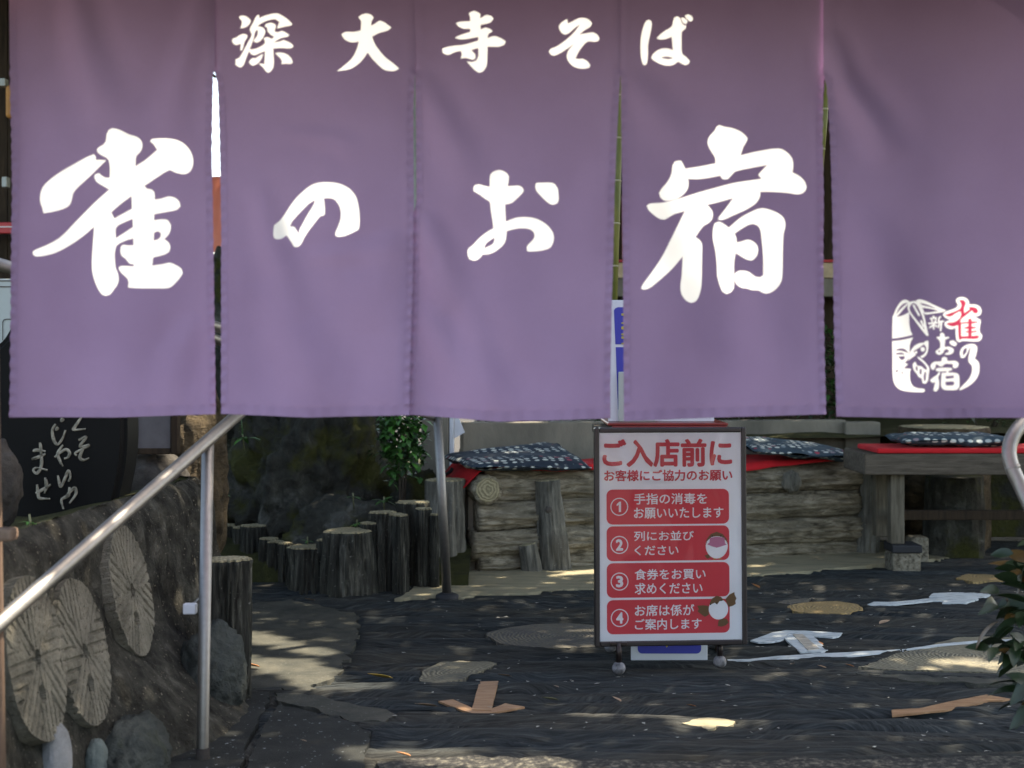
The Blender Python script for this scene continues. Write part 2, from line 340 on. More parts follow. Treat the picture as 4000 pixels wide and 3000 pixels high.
M['trunk'] = rough_mat('tree_bark', [(0.3, (0.03, 0.022, 0.016, 1)), (0.7, (0.10, 0.08, 0.06, 1))], 6, (8, 8, 1), bump=1.0)
M['amber'] = plain('amber_lantern_paper', (0.45, 0.20, 0.04), 0.6)

# ------------------------------------------------------------------ ground
gv = [(-60, -40, -0.09), (60, -40, -0.09), (60, 90, -0.09), (-60, 90, -0.09)]
struct(link_mesh('ground', gv, [(0, 1, 2, 3)], M['earth']))

struct(link_mesh('bounce_ground', [(-9, -12, -0.02), (9, -12, -0.02), (9, 2.35, -0.02), (-9, 2.35, -0.02)], [(0, 1, 2, 3)], plain('dark_bounce_ground', (0.06, 0.058, 0.054), 0.9, 0, 0.2, 3)))  # unseen pavement added to tune light bounced onto the curtain
def grain_height(x, y):
    warp = 0.17 * noise.noise(Vector((x * 0.6, y * 0.5, 3.1))) + 0.06 * noise.noise(Vector((x * 1.6, y * 1.3, 9.1)))
    # swirls round a knot near the left
    dx, dy = x + 0.33, y - 4.75
    d2 = dx * dx * 0.9 + dy * dy * 2.2
    warp += 0.16 * math.exp(-d2 * 5.0) * (1 if dy < 0.1 else 0.6)
    yy = y + warp
    a = noise.noise(Vector((x * 0.42, yy * 15.0, 0.3)))
    b = noise.noise(Vector((x * 0.9, yy * 34.0, 5.3)))
    c = noise.noise(Vector((x * 0.35, yy * 6.0, 8.3)))
    ridge = -abs(a) ** 0.65 * 0.0 + (0.5 - min(1.0, abs(a) * 3.2)) * -0.012
    ridge2 = -max(0.0, 0.35 - abs(b) * 2.2) * 0.013
    crack = -max(0.0, 0.10 - abs(c)) * 0.10
    return ridge * 1.5 - 0.002 + ridge2 * 2.4 + crack * 2.2 + 0.005 * noise.noise(Vector((x * 1.1, y * 1.1, 1.0)))
xs = np.linspace(-2.6, 3.6, 250); ys = np.concatenate([np.arange(3.3, 5.6, 0.0078), np.arange(5.6, 8.2, 0.013)])
vs = [(x, y, grain_height(x, y)) for y in ys for x in xs]; nx = len(xs)
fs = [(j * nx + i, j * nx + i + 1, (j + 1) * nx + i + 1, (j + 1) * nx + i) for j in range(len(ys) - 1) for i in range(nx - 1)]
paving = struct(link_mesh('paving', vs, fs, M['grain'], smooth=True))

def ragged(pts, n=6, amp=0.006, seed=0):
    out = []
    for i, p in enumerate(pts):
        q = pts[(i + 1) % len(pts)]
        for k in range(n):
            a = Vector(p).lerp(Vector(q), k / n)
            out.append(Vector((a.x + amp * noise.noise(Vector((a.x * 19 + seed, a.y * 19, 1))), a.y + 1.6 * amp * noise.noise(Vector((a.x * 19, a.y * 19 + seed, 7))), a.z)))
    return out
SLABS = []
def sheet(name, pts, z, th, mat, parent=None, relief=0.0, cuts=0):
    """a slab on the ground: outline pts, top at z, skirt down by th"""
    co = [(p.x, p.y) for p in pts]; n = len(co)
    extra = []
    if cuts:
        lo = np.min(co, 0); hi = np.max(co, 0)
        st = max((hi - lo)) / cuts
        for yy in np.arange(lo[1] + st * 0.4, hi[1], st):
            for xx in np.arange(lo[0] + st * 0.4, hi[0], st):
                if inside_poly(np.array([[xx, yy]]), np.array(co))[0]: extra.append((xx, yy))
    r = geometry.delaunay_2d_cdt([Vector(c) for c in co + extra], [(i, (i + 1) % n) for i in range(n)], [], 1, 1e-5)
    tv = r[0]
    if z > 0 and th >= 0.04: SLABS.append(np.array(co))
    vs = [(v.x, v.y, z + (relief * fbm((v.x * 7, v.y * 7, z)) if relief else 0)) for v in tv]; fs = [tuple(f) for f in r[2]]
    b = len(vs)
    for c in co: vs.append((c[0], c[1], z + (relief * fbm((c[0] * 7, c[1] * 7, z)) if relief else 0)))
    for c in co: vs.append((c[0], c[1], z - th))
    for i in range(n): fs.append((b + i, b + n + i, b + n + (i + 1) % n, b + (i + 1) % n))
    return link_mesh(name, vs, fs, mat, parent)
def inside_poly(pts, poly):
    x, y = pts[:, 0], pts[:, 1]; px, py = poly[:, 0], poly[:, 1]; qx, qy = np.roll(px, -1), np.roll(py, -1)
    c = np.zeros(len(pts), bool)
    for i in range(len(px)):
        if py[i] == qy[i]: continue
        k = ((py[i] > y) != (qy[i] > y)) & (x < (qx[i] - px[i]) * (y - py[i]) / (qy[i] - py[i]) + px[i])
        c ^= k
    return c
def gpoly(pts, z=0.0): return [G(a, b, z) for a, b in pts]
struct(sheet('concrete_apron', ragged(gpoly([(700, 2400), (1130, 2345), (1400, 2400), (1400, 2470), (1380, 2540), (1335, 2590), (1340, 2640), (1230, 2672), (1220, 2705), (1100, 2700), (955, 2692), (700, 2690)]), 14, 0.03, 1), 0.004, 0.06, M['concrete'], None, 0.004, 24))
struct(sheet('concrete_strip', ragged(gpoly([(1075, 2712), (1180, 2712), (1330, 2745), (1500, 2775), (1540, 2790), (1505, 2830), (1395, 2820), (1250, 2785), (1095, 2745)]), 14, 0.022, 3), 0.004, 0.06, M['concrete'], None, 0.003, 18))
struct(sheet('speckled_slab', ragged(gpoly([(1090, 2752), (1250, 2795), (1390, 2832), (1440, 2870), (1420, 2990), (1410, 3080), (940, 3080), (1000, 2900)]), 10, 0.012, 5), 0.005, 0.06, M['speckle'], None, 0.002, 18))
struct(sheet('corner_slab', ragged(gpoly([(640, 2720), (1060, 2708), (1040, 2760), (975, 2880), (905, 3080), (560, 3080)]), 10, 0.012, 6), 0.004, 0.06, M['speckle'], None, 0.003, 18))
struct(sheet('pebble_verge', ragged(gpoly([(1455, 3120), (1475, 2978), (1800, 2962), (2150, 2970), (2600, 2980), (3300, 2970), (4300, 2955), (4600, 3120)]), 22, 0.022, 8), 0.006, 0.05, M['asphalt'], None, 0.005, 60))
struct(sheet('tan_strip', ragged(gpoly([(1545, 2348), (1660, 2338), (1800, 2336), (2060, 2322), (2320, 2303), (2640, 2275), (2925, 2256), (3200, 2232), (3480, 2207), (3640, 2193), (3700, 2185), (3500, 2120), (2900, 2150), (2300, 2190), (1900, 2205), (1700, 2245), (1620, 2300)]), 20, 0.024, 9), 0.008, 0.05, M['tan'], None, 0.004, 70))
def inlay(cx, cy, wx, hy, mat, z=0.009, seed=0, name='log_end_inlay', pts=None):
    z = z * 0.35; c = G(cx, cy, z)
    if pts is None:
        pts = []
        for k in range(48):
            a = 2 * math.pi * k / 48; r = 1 + 0.09 * noise.noise(Vector((math.cos(a) * 2.2 + seed, math.sin(a) * 2.2, seed)))
            pts.append(G(cx + wx * math.cos(a) * r, cy + hy * math.sin(a) * r, z))
    else: pts = ragged(gpoly(pts, z), 6, 0.012, seed)
    o = sheet(name, [Vector((p.x - c.x, p.y - c.y, 0)) for p in pts], 0.0, 0.03, mat, None, 0.0015, 14)
    SLABS.append(np.array([(p.x, p.y) for p in pts])); o.location = c; adopt(o, paving); return o
inlay(2190, 2484, 285, 48, M['ring_dim'], 0.008, 1)
inlay(3225, 2373, 145, 24, M['ring_orange'], 0.008, 2)
inlay(1790, 2626, 0, 0, M['ring_tan'], 0.010, 3, pts=[(1632, 2650), (1660, 2612), (1720, 2588), (1800, 2580), (1880, 2584), (1938, 2590), (1890, 2618), (1800, 2650), (1720, 2672), (1660, 2668)])
inlay(3760, 2560, 0, 0, M['ring_tan'], 0.010, 4, pts=[(3365, 2605), (3480, 2560), (3650, 2515), (3740, 2487), (4000, 2488), (4150, 2520), (4200, 2600), (4100, 2650), (3950, 2632), (3700, 2618), (3500, 2615)])
inlay(2765, 2828, 0, 0, M['tan'], 0.003, 5, pts=[(2660, 2822), (2700, 2812), (2740, 2803), (2810, 2804), (2870, 2820), (2840, 2838), (2800, 2836), (2770, 2848), (2720, 2834)])
inlay(3850, 2252, 0, 0, M['ring_orange'], 0.009, 6, pts=[(3730, 2258), (3780, 2240), (3860, 2244), (3960, 2258), (3900, 2270), (3800, 2272)])
inlay(3150, 2360, 0, 0, M['ring_dim'], 0.006, 7, pts=[(3035, 2352), (3100, 2340), (3180, 2334), (3150, 2348), (3080, 2362)])
tagm = M['asphalt']
struct(sheet('mortar_rib', ragged(gpoly([(3330, 2634), (3450, 2636), (3640, 2650), (3850, 2658), (4200, 2662), (4200, 2684), (3850, 2678), (3640, 2668), (3420, 2648)]), 14, 0.02, 14), 0.007, 0.04, M['concrete'], None, 0.004, 40))

# ------------------------------------------------------------------ tape marks on the paving
def z8(pts): return [(2800 + x * .5425, 2250 + y * .5425) for x, y in pts]
TAPES = []
def tape(name, px, mat, parent, z=0.016, _d=0.009, th=0.008, n=9, amp=0.0025, seed=0):
    z -= _d + 0.0012
    zz = 0.0045 + (z + _d - 0.016) * 0.6
    pts = ragged(gpoly(px, 0.004), n, amp, seed); TAPES.append(np.array([(p.x, p.y) for p in pts]))
    return sheet(name, pts, zz, 0.006, mat, parent, 0.0004, 14)
a1 = thing('tape_arrow', 'white and cream tape arrow on the paving beside the red notice stand', 'tape arrow', G(3120, 2510))
tape('arrow_head', z8([(240, 462), (320, 437), (400, 405), (500, 390), (640, 393), (780, 400), (905, 408), (880, 432), (835, 440), (690, 428), (600, 415), (510, 415), (480, 458), (400, 472), (300, 476)]), M['white_tape'], a1, 0.016)
tape('shaft', z8([(485, 450), (520, 420), (640, 420), (695, 434), (802, 535), (752, 546), (600, 549), (555, 510)]), M['white_tape'], a1, 0.0185)
tape('shaft_strip', z8([(548, 424), (618, 422), (740, 529), (655, 539)]), M['cream_tape'], a1, 0.0215)
a2 = thing('tape_arrow', 'thin white tape arrow beside the orange wood-ring spot', 'tape arrow', G(3640, 2345))
tape('shaft', z8([(1085, 203), (1130, 217), (1270, 206), (1420, 191), (1560, 176), (1590, 152), (1420, 172), (1240, 186), (1130, 184)]), M['white_tape'], a2, 0.016)
tape('arrow_head', z8([(1560, 176), (1640, 178), (1625, 192), (1790, 194), (1890, 165), (1990, 130), (1860, 121), (1720, 117), (1560, 122), (1528, 148), (1600, 150)]), M['white_tape'], a2, 0.0165, seed=3)
wl_ = thing('tape_line', 'long white tape line running across the dark paving to the right', 'tape', G(3400, 2545))
tape('tape_strip', z8([(75, 600), (230, 598), (450, 575), (700, 558), (950, 548), (1150, 535), (1320, 528), (1330, 540), (1120, 558), (930, 578), (700, 588), (450, 600), (230, 618), (90, 614)]), M['white_tape'], wl_, 0.0165, n=6)
tape('tape_strip', z8([(1335, 530), (1600, 490), (1900, 464), (2250, 452), (2250, 470), (1900, 483), (1620, 506), (1340, 541)]), M['white_tape'], wl_, 0.0175, n=6)
a3 = thing('tape_arrow', 'brown kraft tape arrow pointing to the viewer on the paving', 'tape arrow', G(1880, 2760))
tape('arrow_head', [(1712, 2738), (1770, 2731), (1843, 2764), (1918, 2768), (1975, 2747), (2050, 2760), (1960, 2776), (1873, 2792), (1810, 2775)], M['kraft'], a3, 0.016)
tape('shaft', [(1874, 2663), (1947, 2661), (1919, 2776), (1842, 2773)], M['kraft'], a3, 0.0185)
tp = tape('tape_scrap', z8([(1255, 965), (1480, 950), (1700, 900), (1880, 868), (1940, 855), (2000, 866), (2110, 884), (2060, 896), (1960, 897), (1850, 926), (1640, 966), (1400, 992), (1262, 1006)]), M['kraft'], None, 0.018, th=0.014, n=5)
tag(tp, 'crumpled brown kraft tape strip at the right beside the leafy shrub', 'tape')

_co = np.zeros(len(paving.data.vertices) * 3); paving.data.vertices.foreach_get('co', _co); _co = _co.reshape(-1, 3)
for poly in SLABS:
    c_ = poly.mean(0); k_ = inside_poly(_co[:, :2], c_ + (poly - c_) * 0.985); _co[k_, 2] = np.minimum(_co[k_, 2], -0.02)
for poly in TAPES:
    k_ = inside_poly(_co[:, :2], poly); _co[k_, 2] = np.minimum(_co[k_, 2], 0.001)
paving.data.vertices.foreach_set('co', _co.reshape(-1)); paving.data.update()
# ------------------------------------------------------------------ noren (shop curtain)
ND = 3.0; NS = ND / F
def NW(u, v, off=0.0): return Vector(((u - 2000) * NS, ND + off, H - (v - HY) * NS))
def T(pts, ox, oy, s): return [(ox + x * s, oy + y * s) for x, y in pts]
GLY = {}
s = 800 / 1896; q = lambda p: T(p, 100, 480, s)
GLY['suzume'] = (0, [
 (q([(640,293),(657,318),(655,345),(752,347),(700,400),(600,500),(500,595),(455,650),(438,720),(420,765),(380,795),(290,825),(190,845),(180,800),(160,740),(160,670),(185,600),(250,530),(350,455),(480,375),(570,322)]), []),
 (q([(805,52),(870,65),(960,108),(1030,128),(1070,165),(1080,220),(1060,270),(1025,305),(1018,400),(1110,340),(1215,248),(1180,195),(1148,168),(1165,150),(1240,143),(1340,147),(1430,170),(1500,225),(1540,300),(1548,370),(1530,430),(1495,465),(1440,472),(1375,455),(1335,435),(1220,500),(1140,555),(1098,583),(1125,610),(1165,615),(1190,640),(1195,708),(1255,700),(1320,680),(1380,692),(1420,730),(1428,770),(1400,800),(1320,820),(1190,845),(1188,900),(1260,892),(1315,900),(1340,940),(1335,1000),(1310,1045),(1280,1075),(1320,1105),(1335,1150),(1325,1190),(1290,1215),(1180,1247),(1172,1320),(1260,1308),(1330,1293),(1390,1318),(1435,1350),(1445,1385),(1420,1430),(1360,1500),(1315,1528),(1200,1532),(1050,1532),(952,1525),(958,1480),(948,1445),(900,1400),(868,1360),(866,1335),(890,1325),(1003,1328),(1003,1310),(965,1305),(930,1260),(895,1235),(880,1190),(885,1145),(905,1128),(950,1134),(1000,1132),(1000,1070),(920,1095),(840,1150),(835,1330),(860,1400),(865,1460),(850,1505),(820,1545),(785,1590),(745,1603),(710,1590),(670,1530),(635,1440),(618,1350),(622,1200),(640,963),(540,1050),(430,1130),(320,1195),(220,1230),(120,1242),(95,1225),(95,1195),(130,1175),(230,1130),(340,1060),(480,910),(640,745),(778,618),(720,585),(660,545),(642,505),(650,480),(685,468),(710,490),(740,508),(783,510),(785,420),(775,350),(755,325),(700,298),(670,272),(668,245),(690,225),(725,205),(748,175),(755,110),(775,70)]),
  [q([(980,678),(985,795),(825,885),(797,828),(880,755)]), q([(992,890),(995,965),(840,1068),(842,970),(910,925)]), q([(1188,1018),(1225,1003),(1250,1020),(1245,1055),(1220,1078),(1185,1087)])])])
s = 400 / 2212; q = lambda p: T(p, 1040, 680, s)
GLY['no'] = (1, [(q([(1280,175),(1450,185),(1620,225),(1780,305),(1890,410),(1960,530),(2000,700),(2020,850),(2025,1000),(2015,1130),(1995,1205),(1900,1255),(1780,1310),(1680,1345),(1590,1360),(1520,1350),(1492,1325),(1500,1260),(1560,1130),(1605,1000),(1620,870),(1605,760),(1560,650),(1500,570),(1430,532),(1350,522),(1245,522),(1260,650),(1270,780),(1265,870),(1240,902),(1180,905),(1060,1040),(930,1200),(830,1340),(740,1510),(690,1560),(620,1575),(580,1555),(540,1480),(470,1375),(422,1318),(370,1365),(310,1400),(230,1410),(175,1385),(155,1330),(155,1220),(165,1110),(200,1075),(280,1005),(380,870),(500,690),(640,510),(780,375),(920,265),(1040,205),(1140,182)]),
 [q([(1045,562),(1030,640),(900,850),(770,1080),(710,1190),(695,1275),(640,1200),(595,1135),(560,1125),(505,1125),(530,1040),(640,910),(800,750),(930,630)])])])
s = 440 / 1825; q = lambda p: T(p, 1800, 640, s)
GLY['o'] = (2, [(q([(625,95),(690,110),(750,150),(780,200),(775,270),(758,358),(860,355),(950,352),(995,380),(1022,430),(1000,470),(920,550),(830,630),(780,648),(718,655),(722,780),(728,935),(830,895),(930,868),(1050,862),(1200,882),(1330,940),(1430,1020),(1490,1110),(1508,1200),(1490,1290),(1455,1350),(1370,1390),(1240,1415),(1100,1420),(1072,1410),(1068,1350),(1090,1310),(1170,1230),(1195,1180),(1185,1110),(1140,1070),(1060,1048),(960,1045),(850,1062),(742,1092),(735,1200),(705,1290),(640,1360),(550,1425),(450,1465),(355,1468),(310,1520),(260,1558),(200,1565),(140,1540),(110,1480),(105,1400),(130,1360),(190,1315),(300,1200),(420,1105),(530,1042),(512,900),(485,740),(465,605),(400,570),(310,500),(250,465),(205,440),(205,380),(225,345),(300,328),(370,350),(470,368),(468,250),(475,180),(510,130)]),
 [q([(545,1195),(540,1260),(515,1300),(450,1335),(378,1365),(395,1310),(460,1250)])]),
 (q([(1220,308),(1350,303),(1480,305),(1530,330),(1570,390),(1582,480),(1585,580),(1565,635),(1500,660),(1450,650),(1390,610),(1300,520),(1220,430),(1205,370)]), [])])
s = 700 / 1569; q = lambda p: T(p, 2480, 460, s)
GLY['yado'] = (3, [(q([(740,60),(785,75),(870,92),(940,125),(990,175),(985,200),(955,250),(930,325),(1080,290),(1270,265),(1340,300),(1385,360),(1392,420),(1385,475),(1450,510),(1495,560),(1508,600),(1490,645),(1440,668),(1340,655),(1200,645),(1103,645),(1100,690),(1065,745),(980,800),(870,850),(770,892),(735,890),(740,870),(800,790),(865,700),(740,735),(640,758),(680,805),(690,850),(680,890),(650,920),(605,945),(538,1040),(575,1065),(595,1095),(595,1250),(592,1450),(575,1540),(545,1600),(500,1618),(455,1600),(415,1550),(403,1480),(415,1380),(425,1210),(330,1320),(220,1420),(130,1490),(80,1505),(55,1495),(70,1460),(150,1350),(240,1215),(330,1040),(410,880),(445,812),(360,835),(300,868),(265,888),(225,885),(170,850),(120,805),(105,770),(130,750),(240,740),(370,708),(560,650),(760,595),(880,565),(1010,545),(1115,530),(1085,495),(1120,455),(1165,410),(1040,432),(878,470),(850,500),(820,532),(770,532),(750,503),(650,522),(560,533),(472,530),(475,590),(455,640),(400,690),(320,718),(260,720),(225,690),(215,655),(235,620),(290,555),(325,485),(335,410),(355,378),(410,370),(430,405),(447,440),(580,420),(708,395),(705,345),(665,280),(640,215),(655,160),(700,110),(718,75)]), []),
 (q([(740,905),(785,925),(828,958),(940,865),(1080,795),(1120,788),(1180,800),(1270,840),(1310,880),(1322,940),(1305,1020),(1298,1150),(1292,1400),(1270,1460),(1210,1520),(1150,1540),(1120,1530),(1090,1510),(1030,1508),(985,1490),(950,1488),(900,1455),(883,1410),(885,1360),(910,1340),(960,1335),(1010,1350),(1060,1390),(1100,1395),(1128,1378),(1128,1200),(1115,1050),(1105,980),(1080,940),(1040,925),(980,945),(880,1010),(897,1050),(900,1088),(945,1078),(1000,1063),(1050,1085),(1080,1120),(1085,1170),(1065,1220),(1025,1248),(985,1238),(930,1205),(890,1180),(878,1270),(878,1490),(855,1525),(815,1540),(780,1520),(750,1450),(732,1380),(725,1270),(712,1160),(690,1060),(690,980),(705,920)]), [])])
s = 300 / 1914; q = lambda p: T(p, 880, 40, s)
GLY['fukai'] = (1, [(q(p), []) for p in [
 [(430,120),(520,145),(590,200),(630,250),(600,330),(540,390),(450,430),(365,435),(400,350),(405,260),(370,220),(335,175),(360,135)],
 [(430,575),(500,585),(545,620),(530,680),(470,770),(440,900),(400,990),(365,990),(370,900),(375,820),(300,850),(240,855),(180,810),(150,750),(180,690),(260,670),(340,610)],
 [(800,105),(845,120),(835,185),(980,130),(1140,85),(1300,75),(1430,140),(1560,230),(1670,340),(1640,375),(1480,405),(1285,450),(1310,380),(1345,290),(1250,220),(1120,230),(960,280),(850,340),(795,395),(860,395),(940,430),(990,500),(980,580),(930,680),(860,760),(780,795),(720,785),(695,745),(740,690),(790,620),(805,550),(800,490),(770,480),(730,540),(700,680),(620,900),(520,1150),(440,1360),(370,1415),(300,1390),(240,1340),(245,1270),(240,1210),(330,1175),(440,1000),(560,780),(650,590),(600,480),(610,430),(690,290),(750,160)],
 [(1130,300),(1200,320),(1260,370),(1250,430),(1220,525),(1310,545),(1400,510),(1470,530),(1590,610),(1560,655),(1400,685),(1220,780),(1200,795),(1370,770),(1450,735),(1560,780),(1650,830),(1695,890),(1660,940),(1560,950),(1400,935),(1190,945),(1195,1100),(1205,1300),(1190,1420),(1130,1510),(1060,1550),(1010,1520),(930,1410),(820,1320),(880,1320),(960,1335),(975,1180),(980,1010),(850,1060),(700,1115),(630,1080),(580,1010),(590,960),(690,960),(850,905),(975,820),(985,760),(945,700),(1010,660),(1080,665),(1145,705),(1220,655),(1120,600),(1050,520),(1040,430),(975,385),(1010,330)],
 [(1240,1070),(1330,1045),(1440,1060),(1560,1110),(1640,1190),(1680,1290),(1650,1330),(1520,1330),(1395,1335),(1410,1260),(1370,1190)],
 [(940,1075),(900,1180),(830,1290),(760,1340),(680,1375),(620,1340),(575,1280),(620,1210),(680,1175),(740,1190),(830,1130)]]])
s = 1000 / 2212; q = lambda p: T(p, 1000, 0, s)
GLY['dai'] = (1, [(q([(945,118),(990,125),(1018,152),(1000,180),(995,225),(1030,205),(1075,178),(1110,195),(1170,240),(1140,265),(1070,285),(1003,318),(1030,385),(1110,490),(1180,545),(1238,595),(1200,615),(1120,610),(1075,580),(1010,515),(965,455),(930,510),(880,560),(810,600),(700,617),(760,570),(830,505),(870,430),(890,360),(830,368),(770,345),(738,298),(780,275),(840,278),(905,265),(908,180),(885,150),(910,128)]), [])])
GLY['tera'] = (2, [(q([(1885,93),(1940,120),(1935,160),(1995,128),(2035,138),(2052,160),(2030,190),(1940,215),(1940,255),(1985,237),(2020,248),(2045,268),(2010,290),(1998,330),(2055,310),(2110,325),(2158,355),(2145,385),(2105,400),(2000,402),(1998,500),(1990,575),(1955,620),(1925,628),(1890,605),(1820,530),(1870,535),(1905,520),(1922,480),(1920,415),(1880,425),(1860,435),(1895,470),(1895,505),(1870,518),(1820,500),(1768,505),(1780,470),(1770,440),(1720,450),(1655,475),(1612,455),(1608,420),(1640,408),(1715,395),(1800,385),(1920,350),(1920,318),(1830,335),(1760,340),(1718,325),(1760,305),(1850,275),(1850,248),(1790,248),(1750,230),(1728,200),(1760,188),(1850,182),(1850,145),(1838,115)]), [])])
s = 640 / 2212; q = lambda p: T(p, 2100, 40, s)
GLY['so'] = (2, [(q([(400,115),(408,175),(450,160),(550,110),(620,103),(690,125),(735,175),(715,220),(640,265),(565,325),(660,310),(750,300),(810,335),(835,380),(820,415),(770,428),(680,420),(620,470),(555,560),(510,650),(560,658),(610,655),(680,695),(710,740),(695,775),(640,788),(540,780),(460,740),(405,670),(395,600),(425,530),(490,455),(380,530),(270,595),(220,612),(175,595),(152,550),(180,515),(250,490),(380,400),(480,310),(575,190),(500,240),(420,310),(370,328),(325,305),(295,260),(285,215),(320,165)]), [])])
GLY['ba'] = (3, [(q([(1500,127),(1535,145),(1543,190),(1520,320),(1490,480),(1490,600),(1475,720),(1445,745),(1420,725),(1395,620),(1390,480),(1400,340),(1440,190),(1465,145)]), []),
 (q([(1885,80),(1925,105),(1945,160),(1965,195),(2010,210),(1995,250),(1950,285),(1945,400),(1955,590),(2010,630),(2060,685),(2035,725),(1995,738),(1950,720),(1900,690),(1830,735),(1740,745),(1640,715),(1560,670),(1532,640),(1560,590),(1620,540),(1690,515),(1760,515),(1828,535),(1820,450),(1812,355),(1740,385),(1650,395),(1605,378),(1650,330),(1730,270),(1815,215),(1830,140),(1850,95)]), [q([(1665,638),(1740,622),(1830,640),(1780,658),(1715,652)])]),
 (q([(1935,100),(1975,100),(2015,130),(2025,165),(2000,185),(1965,170)]), []), (q([(1985,70),(2035,55),(2080,75),(2100,115),(2080,150),(2045,145),(2010,110)]), [])])
s = 440 / 1698; q = lambda p: T(p, 3440, 1130, s)
def bar(pts, w):
    pts = [Vector(p) for p in pts]; L, Rr = [], []
    for i, p in enumerate(pts):
        d = ((pts[i + 1] if i < len(pts) - 1 else p) - (pts[i - 1] if i else p)).normalized(); nrm = Vector((-d.y, d.x)) * w / 2
        L.append(tuple(p + nrm)); Rr.append(tuple(p - nrm))
    return L + Rr[::-1]
circ = lambda cx, cy, r, n=14: [(cx + r * math.cos(2 * math.pi * k / n), cy + r * math.sin(2 * math.pi * k / n)) for k in range(n)]
logo = [
 ([(152,425),(300,400),(415,345),(415,520),(440,640),(468,685),(400,705),(280,728),(152,742)], []),
 ([(150,425),(175,370),(215,280),(280,190),(345,160),(400,172),(430,200),(400,225),(300,330),(215,415)], [[(395,203),(320,222),(250,290),(200,385),(280,300)]]),
 ([(430,190),(520,180),(560,210),(620,300),(660,420),(690,560),(720,700),(690,705),(600,600),(500,470),(420,360),(390,290),(400,220)], [[(450,225),(422,270),(432,330),(520,450),(620,560),(650,610),(638,470),(598,350),(540,240),(490,205)]]),
 (bar([(480,232),(530,320),(578,400)], 30), []), (bar([(600,468),(645,570)], 30), []),
 ([(520,170),(580,152),(680,175),(800,230),(920,285),(1000,320),(930,345),(800,365),(670,380),(640,350),(600,270),(560,215)], [[(590,205),(720,235),(850,295),(740,265),(620,235)], [(625,280),(740,290),(880,325),(760,345),(660,350)]]),
 ([(152,785),(300,765),(480,725),(440,790),(422,860),(420,935),(410,1030),(350,1110),(400,1130),(330,1190),(450,1200),(430,1225),(430,1350),(450,1420),(490,1470),(560,1492),(640,1500),(660,1522),(640,1550),(400,1540),(280,1510),(200,1430),(170,1300),(160,1000)],
  [[(195,920),(270,893),(340,900),(405,962),(350,945),(310,932)], [(205,965),(320,955),(345,985),(215,985)], [(245,1015),(340,1005),(350,1040),(300,1075)], [(200,1230),(255,1208),(240,1255)], [(300,1240),(330,1250),(305,1290)]]),
 ([(430,940),(500,850),(580,810),(640,805),(680,775),(715,780),(718,830),(700,950),(660,1010),(610,1040),(580,1010),(640,980),(680,920),(670,860),(640,830),(590,870),(480,930),(520,990),(500,1005),(430,1050),(400,1080),(420,1000)], []),
 (circ(625, 905, 34), []), (circ(520, 950, 20), []),
 ([(540,1010),(600,1045),(680,1120),(725,1190),(720,1260),(700,1380),(665,1425),(620,1415),(605,1340),(560,1325),(530,1270),(500,1240),(480,1200),(470,1130),(510,1090),(540,1150),(600,1160),(650,1200),(690,1215),(680,1170),(620,1100),(550,1040)], [[(650,1250),(672,1250),(665,1370),(645,1390),(638,1320)], [(580,1200),(608,1210),(598,1290),(575,1270)], [(520,1150),(545,1180),(535,1240),(515,1210)]]),
 ([(935,650),(965,680),(970,720),(1035,715),(1030,735),(975,760),(965,870),(1040,865),(1105,900),(1100,950),(1040,985),(970,985),(975,965),(1020,950),(1030,920),(990,900),(960,920),(940,960),(880,990),(830,965),(825,930),(870,900),(895,880),(890,780),(850,740),(840,720),(895,710),(900,665)], [[(870,925),(895,920),(890,945),(865,945)]]),
 ([(1040,785),(1100,770),(1155,820),(1130,860),(1080,850),(1040,815)], []),
 ([(960,1015),(1000,1035),(1005,1080),(1140,1080),(1180,1115),(1165,1170),(1120,1195),(1085,1175),(1090,1130),(1040,1125),(970,1125),(920,1165),(880,1160),(850,1135),(830,1130),(815,1185),(780,1220),(745,1185),(750,1130),(790,1095),(910,1085),(920,1035)], []),
 ([(820,1200),(870,1185),(1060,1185),(1085,1205),(1060,1225),(890,1240),(830,1230)], []), (bar([(1010, 1225), (1000, 1262)], 34), []),
 ([(875,1236),(895,1270),(860,1330),(875,1380),(865,1500),(820,1545),(785,1520),(800,1460),(815,1400),(770,1410),(730,1375),(780,1330),(850,1280)], []),
 ([(915,1260),(1000,1255),(1130,1260),(1180,1290),(1190,1400),(1185,1480),(1150,1515),(950,1515),(910,1480),(905,1380)], [[(975,1310),(1100,1300),(1105,1335),(980,1350)], [(985,1395),(1090,1390),(1105,1400),(1105,1440),(1060,1450),(980,1450),(970,1400)]]),
 ([(1350,825),(1420,830),(1455,880),(1445,960),(1420,1050),(1470,1085),(1490,1160),(1480,1270),(1430,1370),(1330,1460),(1200,1525),(1185,1505),(1260,1430),(1340,1340),(1380,1240),(1375,1150),(1330,1100),(1325,1040),(1340,960),(1360,880),(1340,890),(1300,980),(1260,1035),(1215,1035),(1195,980),(1215,900),(1270,850)], [[(1300,880),(1300,930),(1265,985),(1245,1000),(1240,950),(1260,900)]]),
 ([(1200,118),(1280,130),(1325,180),(1330,230),(1420,230),(1490,270),(1510,330),(1490,390),(1430,410),(1390,400),(1440,430),(1500,460),(1500,500),(1490,560),(1490,650),(1525,690),(1520,740),(1470,785),(1230,780),(1190,800),(1150,780),(1135,700),(1130,580),(1070,605),(1000,580),(960,530),(980,490),(1050,460),(980,430),(940,385),(960,350),(1060,310),(1150,270),(1165,230),(1135,180),(1150,135)], [])]
